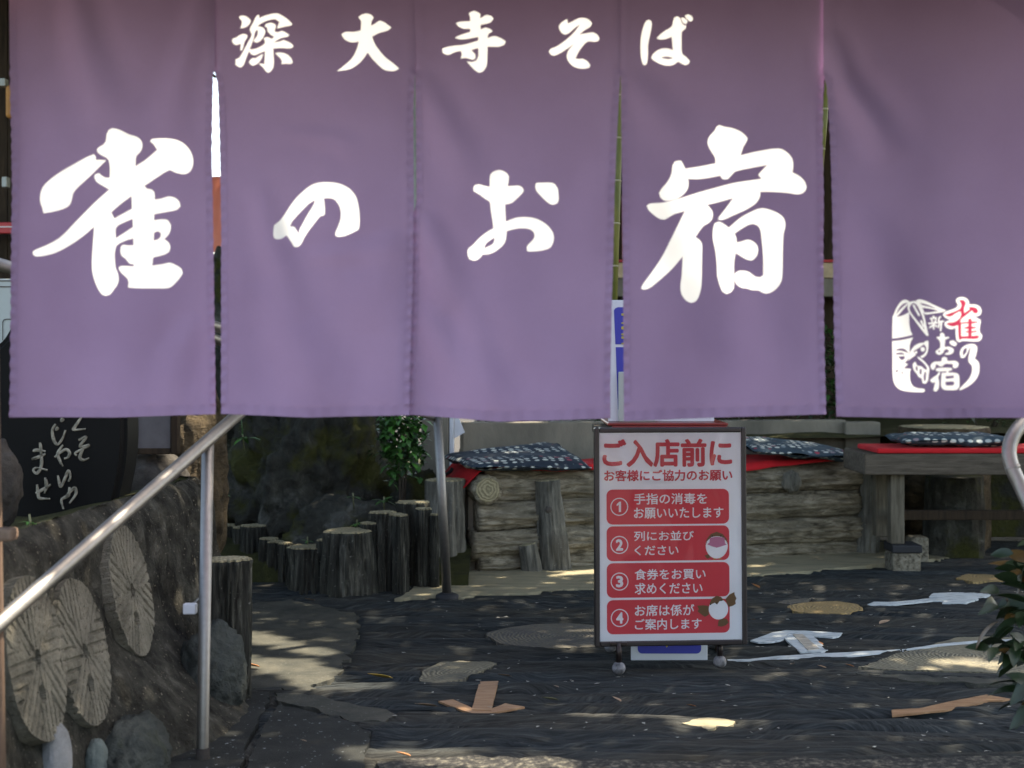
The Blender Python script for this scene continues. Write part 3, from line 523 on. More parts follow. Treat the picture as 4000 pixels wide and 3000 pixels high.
for st in [[(800,398),(800,432)],[(745,442),(850,430)],[(770,455),(785,492)],[(842,450),(822,492)],[(715,517),(865,502)],[(800,500),(800,605)],[(790,540),(732,582)],[(815,535),(852,562)],[(912,408),(880,440),(886,520),(868,582)],[(885,490),(960,480)],[(922,488),(905,630)]]:
    logo.append((bar(st, 26), []))
GLY['logo'] = (4, [(q(o), [q(h) for h in hs]) for o, hs in logo])
GLY['logo_red'] = (4, [(q([(1180,165),(1250,165),(1280,200),(1255,290),(1260,360),(1340,300),(1320,270),(1380,268),(1440,290),(1465,330),(1440,365),(1400,360),(1370,320),(1300,380),(1215,450),(1200,500),(1320,490),(1320,450),(1360,440),(1370,485),(1450,485),(1450,505),(1370,520),(1370,565),(1430,565),(1430,585),(1370,600),(1370,630),(1450,620),(1440,645),(1370,655),(1370,705),(1480,695),(1470,740),(1400,750),(1230,745),(1195,765),(1180,740),(1170,540),(1090,560),(1000,530),(1010,510),(1120,490),(1190,440),(1215,370),(1200,330),(1120,370),(1060,410),(1000,400),(975,385),(1080,350),(1200,290),(1215,220)]),
  [q([(1215,520),(1320,515),(1320,560),(1260,575),(1260,590),(1320,600),(1320,625),(1260,640),(1320,655),(1320,705),(1215,710)])])])

def spline(pts, step=9.0):
    """closed outline through pts; sharp turns stay sharp"""
    n = len(pts); pts = [Vector(p) for p in pts]; tan = []
    for i in range(n):
        a = pts[i] - pts[i - 1]; b = pts[(i + 1) % n] - pts[i]
        if a.length < 1e-6 or b.length < 1e-6 or a.angle(b) > R(58): tan.append(None)
        else: tan.append((pts[(i + 1) % n] - pts[i - 1]).normalized())
    out = []
    for i in range(n):
        p, r = pts[i], pts[(i + 1) % n]; L = (r - p).length
        k = max(1, min(5, int(L / step)))
        t0 = (tan[i] or (r - p).normalized()) * L; t1 = (tan[(i + 1) % n] or (r - p).normalized()) * L
        for j in range(k):
            t = j / k
            out.append((2*t**3 - 3*t*t + 1) * p + (t**3 - 2*t*t + t) * t0 + (-2*t**3 + 3*t*t) * r + (t**3 - t*t) * t1)
    return [tuple(v) for v in out]
ip = lambda v, tab: float(np.interp(v, [a for a, b in tab], [b for a, b in tab]))
EDGE = [  # right and left outline of every slit as (row, column)
 ([(-140, 46), (0, 48), (750, 58), (1500, 55), (1640, 52)],),
 ([(-140, 838), (265, 838), (300, 832), (600, 826), (900, 829), (1200, 832), (1640, 838)], [(-140, 829), (262, 830), (285, 838), (330, 848), (600, 856), (900, 863), (1200, 865), (1640, 866)]),
 ([(-140, 1621), (270, 1622), (420, 1614), (800, 1617), (1100, 1612), (1500, 1601), (1640, 1599)], [(-140, 1612), (270, 1613), (300, 1622), (420, 1623), (790, 1626), (830, 1614), (1100, 1606), (1500, 1595), (1640, 1593)]),
 ([(-140, 2422), (280, 2423), (400, 2417), (560, 2408), (750, 2400), (1000, 2395), (1170, 2390), (1500, 2384), (1640, 2385)], [(-140, 2413), (277, 2414), (300, 2424), (400, 2426), (750, 2430), (1000, 2433), (1200, 2435), (1500, 2437), (1640, 2438)]),
 ([(-140, 3223), (300, 3224), (400, 3219), (540, 3216), (750, 3220), (1000, 3219), (1300, 3222), (1500, 3224), (1640, 3226)], [(-140, 3214), (296, 3215), (320, 3226), (400, 3234), (540, 3240), (750, 3247), (1000, 3253), (1300, 3257), (1500, 3263), (1640, 3266)]),
 ([(-140, 4022), (1640, 4024)],)]
BOT = [[(50, 1629), (450, 1631), (838, 1619)], [(866, 1616), (1200, 1631), (1600, 1622)], [(1592, 1621), (1950, 1647), (2385, 1634)], [(2438, 1646), (2800, 1633), (3226, 1618)], [(3266, 1627), (3600, 1634), (4024, 1630)]]
CREASE = [  # folds: polyline, half-width, depth in metres
 ([(270, -100), (330, 200), (420, 480)], 42, .007), ([(790, -100), (760, 120), (690, 330), (650, 560)], 34, .006), ([(240, 350), (150, 900), (120, 1500)], 70, .006),
 ([(760, 1230), (690, 1400), (640, 1640)], 40, .005), ([(1000, 700), (1060, 950), (1130, 1130), (1180, 1250)], 40, .0055), ([(1030, 1100), (1150, 1330), (1300, 1640)], 60, .006),
 ([(1540, 900), (1480, 1100), (1440, 1300)], 55, .005), ([(1630, 280), (1730, 480), (1860, 760)], 40, .006), ([(1640, 820), (1720, 1000), (1780, 1220)], 38, .007),
 ([(1640, 1180), (1780, 1420), (1900, 1640)], 45, .005), ([(1820, 1180), (1880, 1400), (1980, 1640)], 40, .005), ([(2430, 280), (2570, 440), (2700, 600)], 46, .004),
 ([(2380, 600), (2300, 900), (2230, 1250)], 60, .004), ([(2560, 700), (2500, 1100), (2620, 1400)], 70, .004), ([(3235, 120), (3300, 330), (3400, 480), (3480, 640)], 36, .008),
 ([(3330, 800), (3450, 1100), (3600, 1640)], 70, .005), ([(2950, 1000), (3000, 1300), (3100, 1640)], 60, .004), ([(1080, 520), (1300, 540), (1420, 600)], 26, .0025), ([(1150, 1010), (1400, 985), (1600, 960)], 26, .0025), ([(2500, 780), (2700, 1250), (2850, 1640)], 70, .003)]
CR = [(np.array(p, float), w, d) for p, w, d in CREASE]
def seg_dist(p, a, b):
    ab = b - a; t = np.clip(((p - a) @ ab) / (ab @ ab), 0, 1)[:, None]
    return np.linalg.norm(p - a - t * ab, axis=1)
def fold(uv, k):
    uv = np.asarray(uv, float); u, v = uv[:, 0], uv[:, 1]; h = np.zeros(len(uv))
    for p, w, d in CR:
        best = np.full(len(uv), 1e9); tt = np.zeros(len(uv)); ns = len(p) - 1
        for i in range(ns):
            ab = p[i + 1] - p[i]; t_ = np.clip(((uv - p[i]) @ ab) / (ab @ ab), 0, 1); dd = np.linalg.norm(uv - p[i] - t_[:, None] * ab, axis=1)
            m_ = dd < best; best[m_] = dd[m_]; tt[m_] = ((i + t_) / ns)[m_]
        wd = w * 1.5 * (0.7 + 0.6 * tt); tap = np.sin(math.pi * np.clip(tt, 0.0, 1.0)) ** 0.7
        h += 1.5 * d * tap * (np.exp(-(best / wd) ** 2) - 0.5 * np.exp(-((best - 1.6 * wd) / wd) ** 2))
    ls = np.interp(v, [-140, 300, 1640], [0, .35, 1])
    h += ls * (0.010 * np.sin(u / 260.0 + k * 1.7 + v / 900) + 0.006 * np.sin(u / 118.0 + k * 2.9 - v / 600.0) + 0.003 * np.sin(u / 61.0 + v / 240.0 + k))
    # puckered side hems
    for tab in (EDGE[k][-1], EDGE[k + 1][0]):
        e = np.interp(v, [a for a, b in tab], [b for a, b in tab]); d = np.abs(u - e)
        h += np.where(v > 250, 0.0036 * np.exp(-(d / 15) ** 2) * np.sin(v * 2 * math.pi / 47 + 1.3 * np.sin(v / 90)), 0)
        h += 0.0012 * np.exp(-((d - 30) / 6) ** 2)
    if k == 4: h += 0.05 * np.clip((u - 3600) / 420, 0, 1) ** 2
    if k == 0: h += 0.02 * np.clip((240 - u) / 200, 0, 1) ** 2
    bt = np.interp(u, [a for a, b in BOT[k]], [b for a, b in BOT[k]])
    h += 0.0012 * np.exp(-((bt - v - 42) / 5) ** 2) + np.where(bt - v < 40, -0.0012 + 0.0009 * np.sin(u / 11.0 + np.sin(u / 40)), 0)
    return h
noren = thing('noren_curtain', 'purple five-panel noren curtain with large white brush characters', 'curtain', NW(2000, -120))
for k in range(5):
    Ltab = EDGE[k][-1]; Rtab = EDGE[k + 1][0]
    rows = sorted(set(list(range(-140, 1600, 24)) + [265, 270, 280, 300]))
    bt = BOT[k]
    lb, rb = bt[0][1], bt[-1][1]
    bd = [(ip(r, Ltab), r) for r in rows if r < lb - 6]
    nb = 34
    xl, xr = ip(lb, Ltab), ip(rb, Rtab)
    bd += [(xl + (xr - xl) * i / nb, ip(xl + (xr - xl) * i / nb, bt)) for i in range(nb + 1)]
    bd += [(ip(r, Rtab), r) for r in reversed(rows) if r < rb - 6]
    ntop = 30; x0, x1 = bd[0][0], bd[-1][0]
    bd += [(x1 + (x0 - x1) * i / ntop, -140) for i in range(1, ntop)]
    bd_np = np.array(bd)
    pts = list(bd); edges = [(i, (i + 1) % len(bd)) for i in range(len(bd))]
    glyphs = {n: [(spline(o, 7 if 'logo' in n else 10), [spline(h, 7) for h in hs]) for o, hs in g[1]] for n, g in GLY.items() if g[0] == k}
    for n, cs in glyphs.items():
        for o, hs in cs:
            for c in [o] + hs:
                b = len(pts); pts += c; edges += [(b + i, b + (i + 1) % len(c)) for i in range(len(c))]
    gx, gy = np.meshgrid(np.arange(x0 + 12, x1 - 8, 17), np.arange(-128, 1640, 17)); g = np.stack([gx.ravel(), gy.ravel()], 1)
    g = g + np.random.RandomState(k).uniform(-2, 2, g.shape)
    g = g[inside_poly(g, bd_np)]
    pts += [tuple(p) for p in g]
    r = geometry.delaunay_2d_cdt([Vector(p) for p in pts], edges, [], 1, 0.05)
    uv = np.array([tuple(v) for v in r[0]]); tri = [tuple(f) for f in r[2]]
    cen = np.array([uv[list(f)].mean(0) for f in tri]); keep = inside_poly(cen, bd_np)
    owner = np.zeros(len(tri), int); names = list(glyphs)
    for gi, n in enumerate(names):
        ins = np.zeros(len(tri), bool)
        for o, hs in glyphs[n]:
            a = inside_poly(cen, np.array(o))
            for h in hs: a &= ~inside_poly(cen, np.array(h))
            ins |= a
        owner[ins] = gi + 1
    off = fold(uv, k); lay = np.interp(uv[:, 1], [-140, 250, 420], [0.0009, 0.0012, 0.004]) * (k % 2)
    co = [NW(uv[i, 0], uv[i, 1], -off[i] + lay[i]) for i in range(len(uv))]
    panel = None
    for gi in range(len(names) + 1):
        fsel = [tri[i] for i in range(len(tri)) if keep[i] and owner[i] == gi]
        used = sorted({i for f in fsel for i in f}); mp = {a: b for b, a in enumerate(used)}
        nm = 'cloth_panel' if gi == 0 else 'brush_character' if 'logo' not in names[gi - 1] else 'emblem'
        mt = M['purple'] if gi == 0 else M['red_dye'] if names[gi - 1] == 'logo_red' else M['white_dye']
        o = link_mesh(nm, [co[i] for i in used], [tuple(mp[i] for i in f) for f in fsel], mt, noren if gi == 0 else panel, smooth=True)
        if gi == 0: panel = o
        elif nm == 'emblem' and mt == M['red_dye']: o['label'] = 'red sparrow character of the emblem'
for k in range(5):
    def strip(uvs, w0):
        f_ = fold(uvs, k); return [NW(uvs[i][0], uvs[i][1], -f_[i] + float(np.interp(uvs[i][1], [-140, 250, 420], [0.0009, 0.0012, 0.004])) * (k % 2) - 0.0011) for i in range(len(uvs))]
    for side in (0, 1):
        tab = EDGE[k][-1] if side == 0 else EDGE[k + 1][0]; sg = 1 if side == 0 else -1
        v0 = -135 if (k == 0 and side == 0) or (k == 4 and side == 1) else 292
        vv = list(np.arange(v0, 1588, 11.0)); uvs = []
        for j in range(4): uvs += [(ip(v_, tab) + sg * (0.6 + j * 8.2 + (1.2 * math.sin(v_ * 0.21) if j == 3 else 0)), v_) for v_ in vv]
        co_ = strip(uvs, 0); n_ = len(vv)
        link_mesh('side_hem', co_, [(j * n_ + i, j * n_ + i + 1, (j + 1) * n_ + i + 1, (j + 1) * n_ + i) for j in range(3) for i in range(n_ - 1)], M['purple'], noren, smooth=True)
    x0_, x1_ = BOT[k][0][0] + 2, BOT[k][-1][0] - 2; uu = list(np.linspace(x0_, x1_, 90)); uvs = []
    for j in range(4): uvs += [(u_, ip(u_, BOT[k]) - 0.8 - j * 12.5) for u_ in uu]
    link_mesh('bottom_hem', strip(uvs, 0), [(j * 90 + i, j * 90 + i + 1, (j + 1) * 90 + i + 1, (j + 1) * 90 + i) for j in range(3) for i in range(89)], M['purple'], noren, smooth=True)
rod_y = NW(0, -150).z
tube('rod', [(-1.2, ND, rod_y + 0.004), (1.25, ND, rod_y + 0.004)], 0.014, M['bamboo'], noren)
for x in (-1.0, -0.6, -0.2, 0.2, 0.62, 1.0): tube('loop', [(x, ND - 0.0005, rod_y + 0.02), (x, ND - 0.0005, rod_y - 0.005)], 0.019, M['purple'], noren, 12)

# gate that carries the curtain: two posts, beam, unseen roof added to shade the curtain top
gate = thing('entrance_gate', 'pinkish brown timber gate post at the left edge carrying the curtain beam', 'gate', (-1.09, 2.95, 0))
tube('post', [(-1.052, 2.93, -0.6), (-1.078, 2.93, 1.05), (-1.09, 2.93, 2.12)], 0.021, M['wood_pink'], gate, 16)
tube('post', [(1.19, 2.93, -0.6), (1.19, 2.93, 2.12)], 0.03, M['wood_pink'], gate, 16)
box('beam', (-1.5, 2.84, 2.08), (1.7, 2.955, 2.21), M['wood_dark'], gate)
for x in (-1.16, 1.225): box('rod_hanger', (x - 0.012, 2.956, rod_y - 0.03), (x + 0.012, 3.02, 2.13), M['wood_dark'], gate)
pk = box('peg', (-1.2, 2.88, ZT(2105, 2.93)), (XP(80, 2.93), 2.925, ZT(2055, 2.93)), M['wood_pink'], gate, 0.008)
def slope(nm, x0, x1, y0, z0, y1, z1, th, mat):
    vs = [(x, y, z + d) for d in (0, th) for (y, z) in ((y0, z0), (y1, z1)) for x in (x0, x1)]
    return link_mesh(nm, vs, [(0, 1, 3, 2), (4, 6, 7, 5), (0, 4, 5, 1), (2, 3, 7, 6), (0, 2, 6, 4), (1, 5, 7, 3)], mat, gate)
slope('shade_roof_board', -1.8, 2.8, 2.22, 1.865, 2.90, 2.25, 0.03, M['wood_dark'])
for i in range(11): tube('shade_roof_rafter', [(-1.6 + i * 0.40, 2.27, 1.855), (-1.6 + i * 0.40, 2.82, 2.17)], 0.022, M['wood_dark'], gate, 8)
for j in range(20):
    x = -1.7 + j * 0.235
    tube('shade_roof_tile', [(x, 2.18, 1.93), (x, 2.90, 2.325)], 0.055, M['tile'], gate, 10)

screen = thing('shade_screen', 'unseen timber board screen added to shade the right curtain panel', 'screen', (1.55, 1.9, 0))  # unseen boards added to darken the right side of the curtain
for i in range(9): box('board', (1.52 + 0.012 * (i % 2), 0.95 + i * 0.2, -0.02), (1.55 + 0.012 * (i % 2), 0.95 + i * 0.2 + 0.196, 2.3), M['wood_dark'], screen, 0.003)
for z in (0.3, 1.2, 2.1): box('rail', (1.565, 0.93, z), (1.60, 2.75, z + 0.07), M['wood_dark'], screen, 0.003)
# ------------------------------------------------------------------ left: retaining wall with millstones
plan = [(-1.14 + 0.055 * (d_ - 3.96), d_) for d_ in (2.1, 2.6, 3.1, 3.5, 3.9, 4.3, 4.7, 4.9)] + [(-1.10, 5.02), (-1.3, 5.12), (-1.7, 5.2)]
PL = smooth_path([(a, b, 0) for a, b in plan], 22); zs = np.linspace(-0.5, 0.635, 90)
wv, wf = [], []
def wall_pt(i, z):
    p = PL[i]; t_ = (PL[min(i + 1, len(PL) - 1)] - PL[max(i - 1, 0)]).normalized(); nrm = Vector((t_.y, -t_.x, 0))
    bat = 0.14 * (1 - (z + 0.1) / 0.77) if z > -0.1 else 0.14
    bat += 0.22 * max(0, min(1, (p.y - 3.5) / 0.4, (4.75 - p.y) / 0.45)) * max(0, 1 - max(0, z) / 0.30) ** 1.5
    rnd = -0.04 * max(0, (z - 0.56) / 0.075) ** 2
    return p + nrm * (bat + rnd) + Vector((0, 0, z)), nrm
for z in zs:
    for i in range(len(PL)):
        p, nrm = wall_pt(i, z)
        d = 0.016 * fbm((p.x * 4, p.y * 4, p.z * 3)) + 0.008 * fbm((p.x * 22, p.y * 22, p.z * 14)) - 0.02 * max(0, noise.noise(Vector((p.x * 13, p.y * 13, p.z * 9 + 4))) - 0.35)
        if p.y > 4.25 and z > 0.2: d += 0.02 * noise.noise(Vector((p.y * 30, 2, z * 2)))
        wv.append(p + nrm * d)
n = len(PL)
for j in range(len(zs) - 1):
    for i in range(n - 1): wf.append((j * n + i, j * n + i + 1, (j + 1) * n + i + 1, (j + 1) * n + i))
wall = thing('retaining_wall', 'rough cement retaining wall with old millstones set into its face', 'wall', (-1.1, 3.6, 0))
link_mesh('wall_face', wv, wf, M['cement'], wall, smooth=True)
tv, tf = [], []
for i in range(n):
    for k in range(16):
        e, nr = wall_pt(i, 0.630); tgt = Vector((-3.4, e.y + 0.3, 0.67)); a = (k / 15) ** 1.6
        p = e.lerp(tgt, a); p.z = 0.632 + 0.015 * fbm((p.x * 5, p.y * 5, 0)) - 0.055 * min(1, a * 9)
        tv.append(p)
for i in range(n - 1):
    for k in range(15): tf.append((i * 16 + k, i * 16 + k + 1, (i + 1) * 16 + k + 1, (i + 1) * 16 + k))
link_mesh('mossy_top', tv, tf, M['moss'], wall, smooth=True)
wnorm = Vector((1, -0.115, 0.13)).normalized()
def on_wall(px, py, lift=0.0):
    """point of the wall face seen at a pixel"""
    best = None
    for D in np.arange(2.5, 4.9, 0.01):
        p = P(px, py, D)
        i = min(range(len(PL)), key=lambda k: abs(PL[k].y - D) if k < 130 else 9)
        w, nr = wall_pt(i, max(-0.5, min(0.67, p.z)))
        d = abs(w.x - p.x)
        if best is None or d < best[0]: best = (d, w + nr * lift)
    return best[1]
def wall_normal(c):
    i = min(range(120), key=lambda k: abs(PL[k].y - c.y)); z = c.z
    du = wall_pt(i + 3, z)[0] - wall_pt(i - 3, z)[0]; dv = wall_pt(i, z + 0.12)[0] - wall_pt(i, z - 0.12)[0]
    n_ = du.cross(dv).normalized(); return n_ if n_.x > 0 else -n_
def frame_from(nrm):
    zax = nrm.normalized(); x = Vector((0, 0, 1)).cross(zax).normalized(); y = zax.cross(x)
    return Matrix((x, y, zax)).transposed().to_4x4()
def millstone(c, rad, rot, seed, squash=1.0, furrow=1.0):
    N = 150; vs, fs, idx = [], [], {}
    for j in range(N + 1):
        for i in range(N + 1):
            x, y = (i / N * 2 - 1) * 1.06, (j / N * 2 - 1) * 1.06; r = math.hypot(x, y); a = math.atan2(y, x)
            lim = 1 + 0.03 * noise.noise(Vector((math.cos(a) * 2.5 + seed, math.sin(a) * 2.5, 0.5)))
            if r > lim + 0.03: continue
            if r > lim: x, y, r = x / r * lim, y / r * lim, lim
            X, Y = x * rad, y * rad
            ca = math.floor((a + rot) / (math.pi / 4)) * math.pi / 4 + 0.25 - rot
            sx = -X * math.sin(ca) + Y * math.cos(ca)
            f = abs(((sx / 0.027 + 0.5 * seed) % 1) - 0.5) * 2
            h = 0.024 + 0.0015 * fbm((X * 22, Y * 22, seed)) + 0.002 * fbm((X * 80, Y * 80, seed))
            wear = max(0.15, min(1, 0.75 + 1.3 * noise.noise(Vector((X * 9, Y * 9, seed)))))
            if 0.12 < r < 0.97: h -= furrow * wear * 0.008 * max(0, min(1, (0.36 - f) * 6))
            if r < 0.10: h -= 0.03
            hd = math.hypot(x + 0.05, y + 0.42)
            if hd < 0.11: h -= 0.025
            if r >= lim * 0.985: h = -0.04
            idx[(i, j)] = len(vs); vs.append((X * 0.84, Y * squash, h))
    for (i, j), k in idx.items():
        q_ = [idx.get(t_) for t_ in ((i, j), (i + 1, j), (i + 1, j + 1), (i, j + 1))]
        if None not in q_: fs.append(tuple(q_))
    o = link_mesh('millstone', vs, fs, M['millstone'], None, smooth=False)
    o.matrix_world = Matrix.Translation(c) @ frame_from(wnorm); wn_ = wall_normal(c); o.location = c; o.rotation_euler = frame_from(wn_).to_euler()
    adopt(o, wall); return o
millstone(on_wall(112, 2575, 0.002), 0.195, 0.3, 1.0, 1.0)
millstone(on_wall(292, 2550, 0.002), 0.190, 1.1, 2.3, 1.0)
millstone(on_wall(486, 2312, 0.002), 0.190, 0.0, 4.1, 1.0)
def rock(name, c, rad, mat, parent=None, seed=0, amp=0.16, sub=5, f=1.6, rot=0):
    bm = bmesh.new(); bmesh.ops.create_icosphere(bm, subdivisions=sub, radius=1)
    for v in bm.verts:
        d = v.co.normalized(); h = 1 + amp * fbm((d.x * f + seed, d.y * f, d.z * f), 5) + amp * 0.7 * (abs(noise.noise(d * f * 2.2 + Vector((seed, 3, 1)))) - 0.2) + amp * 0.5 * (abs(noise.noise(d * f * 5.1 + Vector((seed, 7, 1)))) - 0.2) + amp * 0.22 * (abs(noise.noise(d * f * 11 + Vector((seed, 9, 1)))) - 0.2)
        p = d * h; v.co = Matrix.Rotation(rot, 3, 'Z') @ Vector((p.x * rad[0], p.y * rad[1], p.z * rad[2])) + Vector(c)
    return from_bm(name, bm, mat, parent, True)
rock('embedded_stone', G(835, 2790) + Vector((-0.02, 0.06, 0.10)), (0.105, 0.13, 0.15), M['stone'], wall, 3)
rock('embedded_stone', on_wall(600, 2980, -0.05), (0.10, 0.16, 0.12), M['stone'], wall, 8)
rock('embedded_stone', on_wall(228, 2980, 0.0), (0.035, 0.06, 0.10), M['palestone'], wall, 2, 0.04)
rock('embedded_stone', on_wall(378, 2990, 0.0), (0.03, 0.045, 0.07), M['tealstone'], wall, 5, 0.06)
# black inscribed stone
DS = 4.25
st = thing('inscribed_stone', 'tall black standing stone with pale carved Japanese greeting', 'stone', P(230, 2010, DS))
outl = [(-190, 2040), (-205, 1700), (-120, 1430), (0, 1335), (60, 1240), (160, 1120), (300, 1085), (420, 1180), (475, 1400), (492, 1650), (486, 1800), (462, 1930), (430, 2050)]
outl = [tuple(p)[:2] for p in smooth_path([(a, b, 0) for a, b in outl], 5)]
bm = bmesh.new(); fr = [bm.verts.new(P(a, b, DS)) for a, b in outl]; bm.faces.new(fr)
ext = bmesh.ops.extrude_face_region(bm, geom=bm.faces[:])
for v in [e for e in ext['geom'] if isinstance(e, bmesh.types.BMVert)]: v.co += Vector((0, 0.16, 0))
bmesh.ops.recalc_face_normals(bm, faces=bm.faces[:])
bmesh.ops.bevel(bm, geom=[e for e in bm.edges if len(e.link_faces) == 2 and e.calc_face_angle(0) > 1.0], offset=0.018, segments=3, affect='EDGES')
from_bm('slab', bm, M['black_stone'], st)
def stroke(name, pts, w, mat, parent, D, ox, oy, sc_, lift=0.004, seed=0):
    pts = smooth_path([P(ox + x * sc_, oy + y * sc_, D - lift) for x, y in pts], 7); vs, fs = [], []
    for i, p in enumerate(pts):
        d = ((pts[i + 1] if i < len(pts) - 1 else p) - (pts[i - 1] if i else p)).normalized(); nr = Vector((-d.z, 0, d.x))
        u = i / (len(pts) - 1); ww = w * (0.55 + 0.45 * math.sin(math.pi * min(1, u * 1.1 + 0.05))) * (1 + 0.35 * noise.noise(p * 40 + Vector((seed, 0, 0)))) / 2
        for o_, y in ((nr * ww, 0), (nr * ww * 0.3, -0.002), (nr * -ww * 0.3, -0.002), (nr * -ww, 0)): vs.append(p + o_ + Vector((0, y, 0)))
    for i in range(len(pts) - 1):
        for k in range(3): fs.append((i * 4 + k, i * 4 + k + 1, i * 4 + 5 + k, i * 4 + 4 + k))
    return link_mesh(name, vs, fs, mat, parent, smooth=True)
INS = [[(705,285),(650,365),(640,395),(742,388)], [(680,485),(745,458),(690,540),(772,530),(655,592),(662,618)], [(722,555),(690,630),(722,657),(772,638)],
 [(548,296),(525,325)], [(482,345),(452,400),(468,490),(500,520),(540,470),(566,398)], [(505,372),(480,400)], [(472,632),(560,568),(600,590),(588,632),(555,645)], [(545,525),(500,600),(520,670),(545,712)],
 [(500,790),(510,840),(525,885),(555,830),(590,750),(608,800),(592,842)], [(600,890),(592,960),(532,1000),(548,1080)], [(560,980),(640,900),(655,950),(600,1030)],
 [(345,505),(352,560),(358,700),(320,770),(288,745),(320,724),(412,745)], [(285,580),(320,570),(395,582)], [(275,650),(340,628),(395,602)], [(318,868),(330,940),(342,985),(435,992)], [(390,808),(402,880),(385,945)], [(308,945),(380,905),(440,868)]]
for i, s_ in enumerate(INS): stroke('carved_stroke', s_, 0.0100, M['paint_cream'], st, DS, 0, 1500, .45208, seed=i)
so = rock('small_stone', P(20, 1900, 3.95) + Vector((-0.03, 0, 0)), (0.075, 0.05, 0.13), M['rough_grey'], None, 11, 0.12)
tag(so, 'small dark grey carved stone left of the black inscribed stone', 'stone')
# rock and framed panel behind the wall
rk = rock('brown_rock', Vector((XP(700, 5.3), 5.35, 0.58)), (0.17, 0.2, 0.42), M['rock_brown'], None, 21, 0.14, 5, 2.2)
tag(rk, 'upright brown rock catching sun behind the handrail post', 'rock')
fp = thing('framed_panel', 'wood framed grey panel standing behind the black stone', 'panel', P(590, 1780, 5.0))
a, b = P(520, 1560, 5.0), P(665, 1755, 5.0)
box('pane', (a.x, 5.0, b.z), (b.x, 5.02, a.z), plain('grey_pane', (0.13, 0.12, 0.12), 0.5), fp, 0)
for (x0, y0, x1, y1) in ((490, 1540, 521, 1775), (664, 1540, 692, 1775), (521, 1752, 664, 1775)):
    a, b = P(x0, y0, 4.98), P(x1, y1, 4.98); box('frame_bar', (a.x, 4.985, b.z), (b.x, 5.03, a.z), M['wood_dark'], fp, 0.003)
ped = rock('pedestal_stone', Vector((XP(590, 5.1), 5.1, 0.60)), (0.14, 0.12, 0.13), M['rough_grey'], None, 31, 0.08)
tag(ped, 'squat brownish pedestal stone under the framed panel', 'stone')

# ------------------------------------------------------------------ handrails
hr = thing('handrail', 'stainless handrail sloping down to the left in front of the millstone wall', 'handrail', G(790, 2965))
p_top = P(818, 1716, 3.71); p0 = P(0, 2432, 2.92); d_ = (p_top - p0)
tube('rail', [p0 - d_ * 0.25, p0, p_top, p_top + d_ * 0.5], 0.0168, M['steel'], hr, 28)
pb = G(791, 2968); tube('post', [pb + Vector((0, 0, -0.05)), pb + Vector((0, 0, 0.02)), p_top + Vector((-0.004, 0, -0.008))], [0.0165, 0.0158, 0.0158], M['steel'], hr, 28)
tube('foot_collar', [pb + Vector((0, 0, -0.03)), pb + Vector((0, 0, 0.032))], [0.021, 0.0172], M['rough_grey'], hr, 24)
br = P(768, 2372, 3.72); box('bracket', (XP(722, 3.74), 3.715, ZT(2394, 3.74)), (XP(772, 3.74), 3.74, ZT(2354, 3.74)), M['white_board'], hr, 0.003)
tube('bracket_arm', [(XP(745, 3.74), 3.73, ZT(2374, 3.74)), (XP(735, 3.74), 3.86, ZT(2374, 3.74))], 0.006, M['dark_metal'], hr, 10)
hb = thing('back_handrail', 'stainless post with dark foot standing beside the log bench', 'handrail', G(1746, 2336))
qb, qt = G(1747, 2338), P(1706, 1548, 6.24)
tube('post', [qb, qt], 0.0205, M['steel'], hb, 28)
tube('foot_plate', [qb + Vector((0, 0, -0.01)), qb + Vector((0, 0, 0.016)), qb + Vector((0, 0, 0.026))], [0.052, 0.05, 0.026], M['black_rubber'], hb, 24)
tube('rail', [qt + Vector((0.05, 0.02, 0.0)), qt, P(850, 1278, 4.7), P(-150, 990, 3.85)], 0.018, M['steel'], hb, 24)
tube('rail', [P(1694, 1630, 6.24), P(850, 1328, 4.7), P(560, 1225, 4.35)], 0.016, M['steel'], hb, 24)
rr = thing('curved_handrail', 'bent stainless handrail end at the right edge', 'handrail', (1.3, 3.3, 0))
path = smooth_path([P(4110, 1590, 3.35), P(4020, 1635, 3.33), P(3965, 1690, 3.3), P(3942, 1760, 3.28), P(3955, 1830, 3.26), P(3990, 1905, 3.24), P(4040, 2010, 3.2), P(4120, 2170, 3.15)], 8)
tube('rail', path, 0.0165, M['steel'], rr, 24)
tube('joint', [P(3952, 1818, 3.26), P(3957, 1832, 3.26)], 0.0172, M['steel'], rr, 24)
tube('post', [P(4100, 2135, 3.15), (P(4100, 2135, 3.15).x, 3.15, -0.1)], 0.0165, M['steel'], rr, 20)

